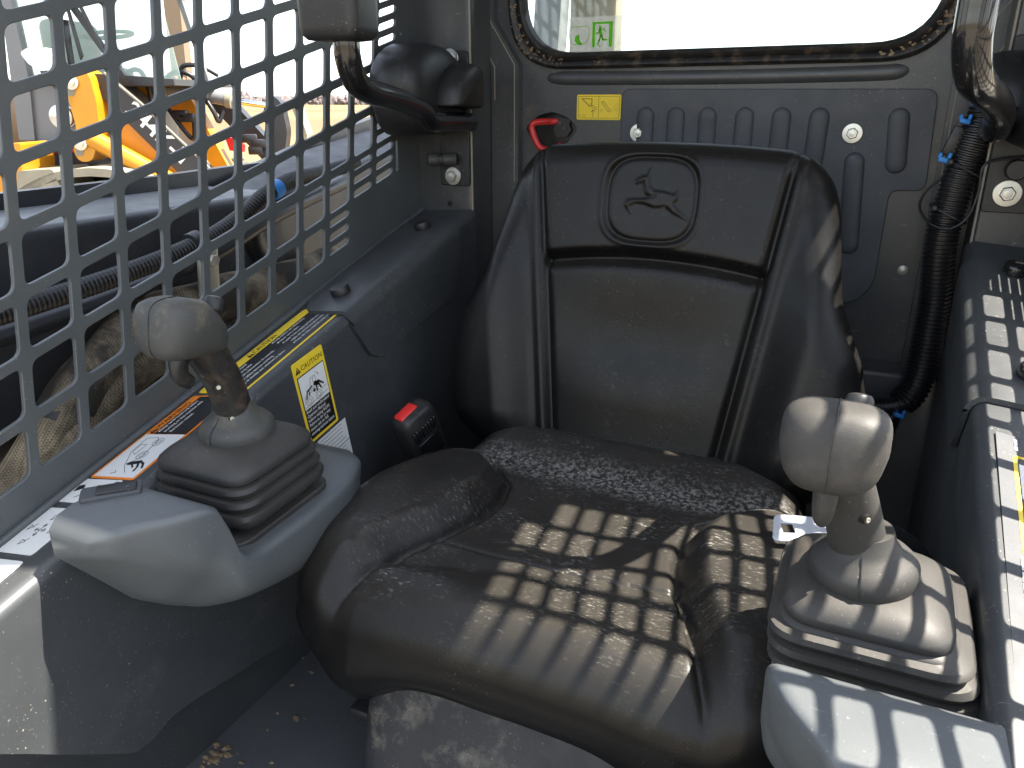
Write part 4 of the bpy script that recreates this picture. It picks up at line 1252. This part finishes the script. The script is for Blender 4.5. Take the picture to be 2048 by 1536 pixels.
h1 = empty("corrugated_hose", (-.78, .6, -.2), "thin ribbed black conduit with a strip of blue tape outside the screen", "hose")
add("ribbed_tube", *conduit([(-.76, .30, -.205), (-.755, .44, -.194), (-.755, .58, -.183), (-.755, .70, -.166), (-.755, .77, -.146), (-.757, .83, -.120), (-.77, .90, -.107), (-.79, .99, -.105), (-.80, 1.10, -.098)], .0112, .0052, 14, .14), MAT["conduit"], h1, 25)
add("blue_tape", *sweep([Vector((-.757, .842, -.117)), Vector((-.7585, .858, -.1135))], .0128, 14), MAT["blue"], h1, 40)
add("tube_clamp", *sweep([Vector((-.755, .690, -.168)), Vector((-.755, .704, -.165))], .0165, 14), MAT["blackp"], h1, 40)
add("steel_pipe", *tube([(-.80, .30, -.235), (-.80, .55, -.222), (-.80, .75, -.195), (-.81, .90, -.160), (-.83, 1.10, -.130)], .0115, 14), MAT["beam"], h1, 60)
add("clip_bracket", *rbox((-.78, .735, -.205), (.012, .028, .075), .003, 2, Matrix.Rotation(-.1, 3, 'X')), MAT["zincd"], h1, 40)
hexbolt(frame((-.772, .735, -.193), (0, 1, 0), (0, 0, 1)), .008, True, .008, "zincd", "clamp_bolt", h1, .011)


def sleeve(pts, r, label, seed):
    rr = random.Random(seed); P = resample(catmull(pts, 10), .008)
    ph = [rr.uniform(0, 6) for _ in range(6)]
    n = 20; rings = []; T = None
    T = [(P[min(i + 1, len(P) - 1)] - P[max(i - 1, 0)]).normalized() for i in range(len(P))]
    nr = Vector((0, 0, 1)); 
    for i, p in enumerate(P):
        nr = (nr - T[i] * nr.dot(T[i])).normalized(); b = T[i].cross(nr); ring = []
        for k in range(n):
            a = 2 * math.pi * k / n
            q = r * (1 + .10 * math.sin(2 * a + i * .11 + ph[0]) + .06 * math.sin(5 * a + i * .23 + ph[1]) + .05 * math.sin(i * .35 + ph[2] + a))
            ring.append(p + (nr * math.cos(a) + b * math.sin(a)) * q)
        rings.append(ring)
    o = add("sleeved_hose", *loft(rings), MAT["fabric"], None, 70)
    return tag(o, label, "hose", "fabric sleeved hoses outside the screen")


sl1 = sleeve([(-.80, .30, -.47), (-.795, .40, -.43), (-.79, .445, -.392), (-.785, .49, -.345), (-.79, .555, -.292), (-.80, .63, -.262), (-.81, .75, -.258), (-.82, .90, -.262), (-.84, 1.06, -.262)], .030, "upper woven tan-black sleeved hose rising from the bottom left corner", 3)
sl2 = sleeve([(-.775, .34, -.47), (-.765, .43, -.415), (-.765, .48, -.372), (-.775, .53, -.335), (-.79, .60, -.305), (-.81, .72, -.298), (-.82, .86, -.303), (-.84, 1.0, -.305)], .024, "lower brown sleeved hose bent close to the pale frame bolt", 5)
g = G(); P = [Vector((-.787, .497, -.338)), Vector((-.787, .507, -.330))]
add("hose_clip", *sweep(P, .034, 16), MAT["blackp"], sl1, 40)

# ------------------------------------------------------------------ yellow loader parked beyond
Rv = Vector((math.cos(PSI), math.sin(PSI), 0)); Fv = Vector((-math.sin(PSI), math.cos(PSI), 0))


def LM(D):
    m = Matrix((Rv, Vector((0, 0, 1)), -Fv)).transposed().to_4x4(); m.translation = Fv * D; return m


wl = empty("wheel_loader", Rv * -2.6 + Fv * 4.7 + Vector((0, 0, -1.65)), "yellow and black wheel loader with white 244K lettering on its boom, parked beyond the screen", "wheel loader")


def lp_(name, pts, D, th, mat, parent=wl, r=0, smooth=None):
    pts = rpoly(pts, r, 4) if r else pts
    m = LM(D); vf = prism(m, pts, -th, 0)
    return add(name, *vf, MAT[mat] if isinstance(mat, str) else mat, parent, smooth)


cabp = lp_("cab_body", [(-2.62, -.34), (-2.60, .10), (-2.33, .10), (-2.17, -.05), (-2.17, -.33)], 4.40, .9, "lgrey", r=.03)
lp_("lower_panel", [(-2.61, -.36), (-2.59, -.205), (-2.43, -.20), (-2.2, -.172), (-2.13, -.30), (-2.13, -.60), (-2.6, -.60)], 4.37, .9, "lblack")
lp_("cab_pillar", [(-2.66, -.2), (-2.60, .60), (-2.56, .60), (-2.543, .10), (-2.575, -.2)], 4.38, .06, "lgrey")
lp_("sill_bar", [(-2.60, .075), (-2.57, .105), (-2.05, .125), (-1.78, .105), (-1.78, .075)], 4.38, .9, "lblack")
tint = film_mat("loader_glass", (.60, .74, .66), .38)
lp_("side_window", [(-2.565, .10), (-2.555, .75), (-2.33, .75), (-2.35, .10)], 4.42, .01, tint)
lp_("windscreen", [(-2.35, .10), (-2.33, .75), (-1.93, .75), (-1.83, .40), (-1.79, .10)], 4.50, .01, tint)
lp_("front_pillar", [(-2.36, .56), (-2.33, .56), (-2.045, .10), (-2.075, .09)], 4.44, .03, "lblack")
lp_("wiper", [(-2.31, .56), (-2.30, .56), (-2.255, .22), (-2.27, .20)], 4.41, .015, "lblack")
lp_("wiper", [(-2.27, .56), (-2.255, .56), (-2.13, .22), (-2.143, .22)], 4.41, .015, "lblack")
lp_("far_pillar", [(-1.96, .75), (-1.93, .75), (-1.785, .10), (-1.805, .09)], 4.9, .03, "lgrey")
lp_("cab_roof", [(-2.75, .75), (-1.75, .75), (-1.80, .85), (-2.7, .85)], 4.3, 1.1, "lblack", r=.03)
g = G(); g.put(rbox(Rv * -2.50 + Fv * 4.8 + Vector((0, 0, .22)), (.16, .4, .40), .05, 3, Matrix.Rotation(PSI, 3, 'Z'))); g.put(rbox(Rv * -2.42 + Fv * 4.8 + Vector((0, 0, .12)), (.34, .4, .12), .04, 3, Matrix.Rotation(PSI, 3, 'Z')))
g.build("driver_seat", MAT["lblack"], wl, 40)
g = G(); c = Rv * -2.26 + Fv * 4.75 + Vector((0, 0, .345)); P = [c + Rv * .125 * math.cos(a) + Vector((0, 0, .026)) * math.sin(a) + Fv * .12 * math.sin(a) for a in np.linspace(0, 2 * math.pi, 33)]
g.put(sweep(P, .011, 8)); g.put(tube([c, c + Vector((.02, 0, -.12)), c + Vector((.03, 0, -.25))], .03, 10)); g.build("steering_wheel", MAT["lblack"], wl, 60)
lp_("mirror", [(-2.458, .225), (-2.40, .252), (-2.31, .245), (-2.288, .16), (-2.31, .135), (-2.42, .165)], 4.2, .06, "white", r=.02)
lp_("mirror_arm", [(-2.385, .14), (-2.355, .14), (-2.345, .07), (-2.365, .07)], 4.22, .02, "lblack")
for sx in (-2.345, -2.303):
    add("work_lamp", *lathe([(.05, -.05), (.060, -.012), (.058, 0), (.001, .008)], frame(Rv * sx + Fv * (4.18 if sx > -2.32 else 4.30) + Vector((0, 0, -.078)), Rv, Vector((0, 0, 1))), 24), MAT["lamp"], wl, 40)
lp_("lamp_bracket", [(-2.31, .09), (-2.28, .08), (-2.155, -.06), (-2.155, -.15), (-2.185, -.15), (-2.19, -.06)], 4.30, .06, "lgrey")
lp_("warning_label", [(-2.535, -.222), (-2.355, -.212), (-2.353, -.262), (-2.53, -.272)], 4.36, .004, "red", r=.005)
pp = lp_("pivot_plate", [(-2.245, .125), (-2.155, .155), (-2.105, .125), (-2.092, .0), (-2.10, -.15), (-2.165, -.295), (-2.228, -.300), (-2.255, -.25), (-2.215, -.13), (-2.23, .0)], 4.15, .16, "lyellow", r=.03)
for (x, z) in ((-2.195, .085), (-2.205, -.205)):
    add("pivot_pin", *lathe([(.036, 0), (.036, .012), (.020, .014), (.020, .022), (.001, .024)], frame(Rv * x + Fv * 4.148 + Vector((0, 0, z)), Rv, Vector((0, 0, 1))), 20), MAT["zinc"], pp, 40)
    lp_("pin_keeper", [(x - .025, z + .025), (x + .03, z + .03), (x + .0, z - .065), (x - .04, z - .065)], 4.148, .006, "lbeige", pp, r=.02)
bm_ = lp_("near_boom", [(-2.14, .128), (-2.06, .125), (-1.90, -.02), (-1.60, -.33), (-1.52, -.46), (-1.46, -.70), (-1.62, -.72), (-1.70, -.52), (-1.76, -.36), (-2.10, .02)], 4.22, .05, "lblack", r=.02)
lp_("boom_edge", [(-2.06, .135), (-1.90, -.008), (-1.60, -.318), (-1.50, -.46), (-1.51, -.46), (-1.605, -.3225), (-1.906, -.0135), (-2.066, .130)], 4.21, .015, "lbeige", bm_)
lp_("boom_web", [(-2.10, .01), (-1.92, -.125), (-1.78, -.31), (-1.755, -.44), (-1.86, -.44), (-2.12, -.24)], 4.26, .08, "lyellow", r=.01)
g = G(); a = Rv * -2.16 + Fv * 4.17 + Vector((0, 0, -.18)); b = Rv * -1.79 + Fv * 4.17 + Vector((0, 0, -.395)); g.put(sweep([a, b], .046, 16)); g.build("lift_cylinder", MAT["lyellow"], wl, 50)
g = G(); g.put(sweep([b, b + (b - a) * .5], .026, 12)); g.build("cylinder_rod", MAT["chrome"], wl, 50)
# boom lettering
ang = math.atan2(-.215, .174)
mtx = LM(4.217) @ Matrix.Translation((-1.965, -.030, 0)) @ Matrix.Rotation(-.81, 4, 'Z')
text(mtx, "244K-II", 0, -.030, .112, .0, "boom_lettering", MAT["white"], bm_, .36, bold=.02)
# far arm, bell crank, bucket linkage
lp_("far_pivot_plate", [(-2.36, .06), (-2.17, .145), (-2.05, .138), (-2.03, .03), (-2.07, -.03), (-2.23, -.02)], 5.1, .14, "lyellow", r=.03)
add("link_pin", *lathe([(.04, 0), (.04, .02), (.001, .022)], frame(Rv * -2.165 + Fv * 5.08 + Vector((0, 0, .065)), Rv, Vector((0, 0, 1))), 20), MAT["zinc"], wl, 40)
lp_("far_boom_yellow", [(-2.17, .0), (-2.0, .03), (-1.81, -.40), (-1.91, -.40)], 5.12, .12, "lyellow", r=.01)
lp_("far_boom", [(-1.98, .03), (-1.79, .005), (-1.48, -.36), (-1.45, -.62), (-1.60, -.62), (-1.63, -.36)], 5.25, .10, "lblack", r=.02)
g = G(); a = Rv * -2.12 + Fv * 5.0 + Vector((0, 0, .075)); b = Rv * -1.70 + Fv * 5.0 + Vector((0, 0, .0)); g.put(sweep([a, b], .038, 16)); g.build("bucket_cylinder", MAT["lgrey"], wl, 50)
g = G(); g.put(sweep([b, Rv * -1.44 + Fv * 5.0 + Vector((0, 0, -.035))], .018, 12)); g.build("bucket_rod", MAT["chrome"], wl, 50)
for t in (.62, .93):
    p = a.lerp(b, t); add("cylinder_collar", *sweep([p, p + (b - a).normalized() * .035], .048, 16), MAT["lbeige"], wl, 50)
for pts in ([(-2.28, -.04, 4.9), (-2.28, .08, 4.9), (-2.24, .16, 4.9), (-2.18, .16, 4.9), (-2.15, .08, 4.9), (-2.14, -.02, 4.9)], [(-2.06, .06, 4.98), (-2.05, .13, 4.96), (-1.98, .16, 4.95), (-1.91, .14, 4.96), (-1.88, .09, 4.98)], [(-1.98, .12, 4.97), (-1.95, .19, 4.96), (-1.85, .19, 4.97), (-1.76, .14, 5.0)], [(-1.86, .04, 4.97), (-1.80, -.06, 4.95), (-1.78, -.12, 4.97), (-1.76, -.06, 5.0)], [(-2.1, -.03, 5.0), (-2.02, -.16, 5.0), (-1.96, -.22, 5.0), (-1.94, -.10, 5.0)]):
    add("hydraulic_hose", *tube([Rv * x + Fv * D + Vector((0, 0, z)) for x, z, D in pts], .014, 8), MAT["lblack"], wl, 60)
for x, z in ((-2.02, -.08), (-1.98, -.10), (-1.62, -.22), (-1.56, -.25), (-1.58, -.29)): add("valve_block", *rbox(Rv * x + Fv * 5.0 + Vector((0, 0, z)), (.09, .06, .05), .008, 2, Matrix.Rotation(PSI, 3, 'Z')), MAT["lblack"], wl, 40)
lp_("bell_crank", [(-1.51, -.02), (-1.455, .035), (-1.40, -.01), (-1.38, -.18), (-1.41, -.32), (-1.52, -.36), (-1.55, -.29), (-1.51, -.15)], 5.0, .10, "lblack", r=.03)
g = G(); m = LM(5.2)
out = [(-1.36, -.01), (-1.30, -.20), (-1.33, -.45), (-1.45, -.65), (-1.42, -.66), (-1.30, -.47), (-1.27, -.20), (-1.325, .0)]
g.put(prism(m, out, 0, .16)); g.build("bucket", MAT["lbeige"], wl)
lp_("tail_lamp", [(-1.82, -.22), (-1.76, -.225), (-1.715, -.27), (-1.72, -.31), (-1.80, -.30)], 5.15, .06, "red")
# chassis, fenders and wheels
lp_("chassis", [(-4.2, -1.25), (-4.2, -.55), (-1.7, -.60), (-1.6, -1.2)], 4.35, .9, "lyellow")
lp_("engine_hood", [(-4.3, -.60), (-4.3, .05), (-2.95, .12), (-2.7, -.60)], 4.35, .95, "lyellow", r=.06)
lp_("step_panel", [(-2.545, -.50), (-2.505, -.20), (-2.440, -.20), (-2.478, -.47)], 4.02, .3, "lyellow", r=.01)
lp_("step_box", [(-2.46, -.33), (-2.28, -.32), (-2.24, -.55), (-2.50, -.55)], 3.98, .35, "lbeige", r=.02)


def wheel(x, D):
    c = Rv * x + Fv * D + Vector((0, 0, -1.03)); m = frame(c, Rv, Vector((0, 0, 1)))
    w = add("wheel", *lathe([(.30, -.36), (.52, -.38), (.60, -.34), (.62, -.26), (.62, -.14), (.60, -.06), (.52, 0), (.30, -.02)], m, 48), MAT["tyre"], wl, 50)
    add("rim", *lathe([(.30, -.06), (.28, -.10), (.10, -.12), (.10, -.05), (.001, -.05)], m, 32), MAT["lyellow"], w, 50)
    g = G()
    for k in range(26):
        a = 2 * math.pi * k / 26; q = Matrix.Rotation(a, 4, 'Z')
        for s in (-.27, -.11): g.put(xf(rbox((.615, 0, s + (.0)), (.05, .07, .15), .008, 1), m @ Matrix.Rotation(a + (.12 if s > -.2 else 0), 4, 'Z')))
    g.build("tread_lug", MAT["tyre"], w, None, False, "stuff")
    return w


wheel(-2.10, 4.05); wheel(-3.75, 4.05); wheel(-2.10, 5.65); wheel(-3.75, 5.65)
rings = []
for D in (3.98, 4.40):
    o_, i_ = [], []
    for a in np.linspace(math.radians(165), math.radians(35), 20):
        o_.append(Rv * (-2.10 + .72 * math.cos(a)) + Fv * D + Vector((0, 0, -1.03 + .715 * math.sin(a)))); i_.append(Rv * (-2.10 + .69 * math.cos(a)) + Fv * D + Vector((0, 0, -1.03 + .675 * math.sin(a))))
    rings.append(o_ + list(reversed(i_)))
add("fender", *loft(rings), MAT["lbeige"], wl, 40)

o = lp_("steel_post", [(-2.15, -1.65), (-2.09, .9), (-1.955, .9), (-2.04, -1.65)], 7.2, .14, "tan", None)
o.data.transform(Matrix.Translation(Rv * -.83)); tag(o, "tan square post standing behind the yellow loader against the white sky", "post")

# things seen through the rear window
up = empty("rear_upright", (-.78, 2.0, .3), "weathered grey steel uprights seen through the left end of the rear window", "steel upright")
add("dark_upright", *rbox((-.875, 2.0, -.6), (.075, .06, 3.2), .008, 2, Matrix.Rotation(.06, 3, 'Y')), MAT["lgrey"], up, 40)
add("pale_upright", *rbox((-.76, 2.15, -.6), (.13, .06, 3.2), .008, 2), MAT["lbeige"], up, 40)
for oo in (up,):
    oo.location = (-.8, 2.05, -1.65)
    for ch in oo.children: ch.matrix_parent_inverse = Matrix.Translation(-oo.location)

# dried mud crumbs on the floor
g = G()
for cx, cy, nn, sp in ((-.590, .478, 34, .009), (-.622, .645, 16, .005), (-.56, .50, 9, .03), (-.50, .58, 10, .05)):
    for k in range(nn):
        x, y = random.gauss(cx, sp), random.gauss(cy, sp); s = random.uniform(.001, .0042)
        bm = bmesh.new(); bmesh.ops.create_icosphere(bm, subdivisions=1, radius=s)
        for v in bm.verts: v.co *= random.uniform(.6, 1.35)
        bm.transform(Matrix.Translation((x, y, -.699)) @ Matrix.Diagonal((1.3, 1, .6, 1))); g.put(bm_out(bm))
g.build("mud_crumbs", MAT["mud"], None, kind="stuff")

# ------------------------------------------------------------------ put origins of single-mesh things at their base
for o in list(COL.objects):
    if o.parent is None and o.type == 'MESH' and len(o.data.vertices) and o.get("kind") not in ("structure",):
        n_ = len(o.data.vertices); co = np.empty(n_ * 3); o.data.vertices.foreach_get("co", co); co = co.reshape(-1, 3)
        c = Vector(((co[:, 0].min() + co[:, 0].max()) / 2, (co[:, 1].min() + co[:, 1].max()) / 2, co[:, 2].min()))
        o.data.transform(Matrix.Translation(-c)); o.location = c
        for ch in o.children: ch.matrix_parent_inverse = Matrix.Translation(-c)
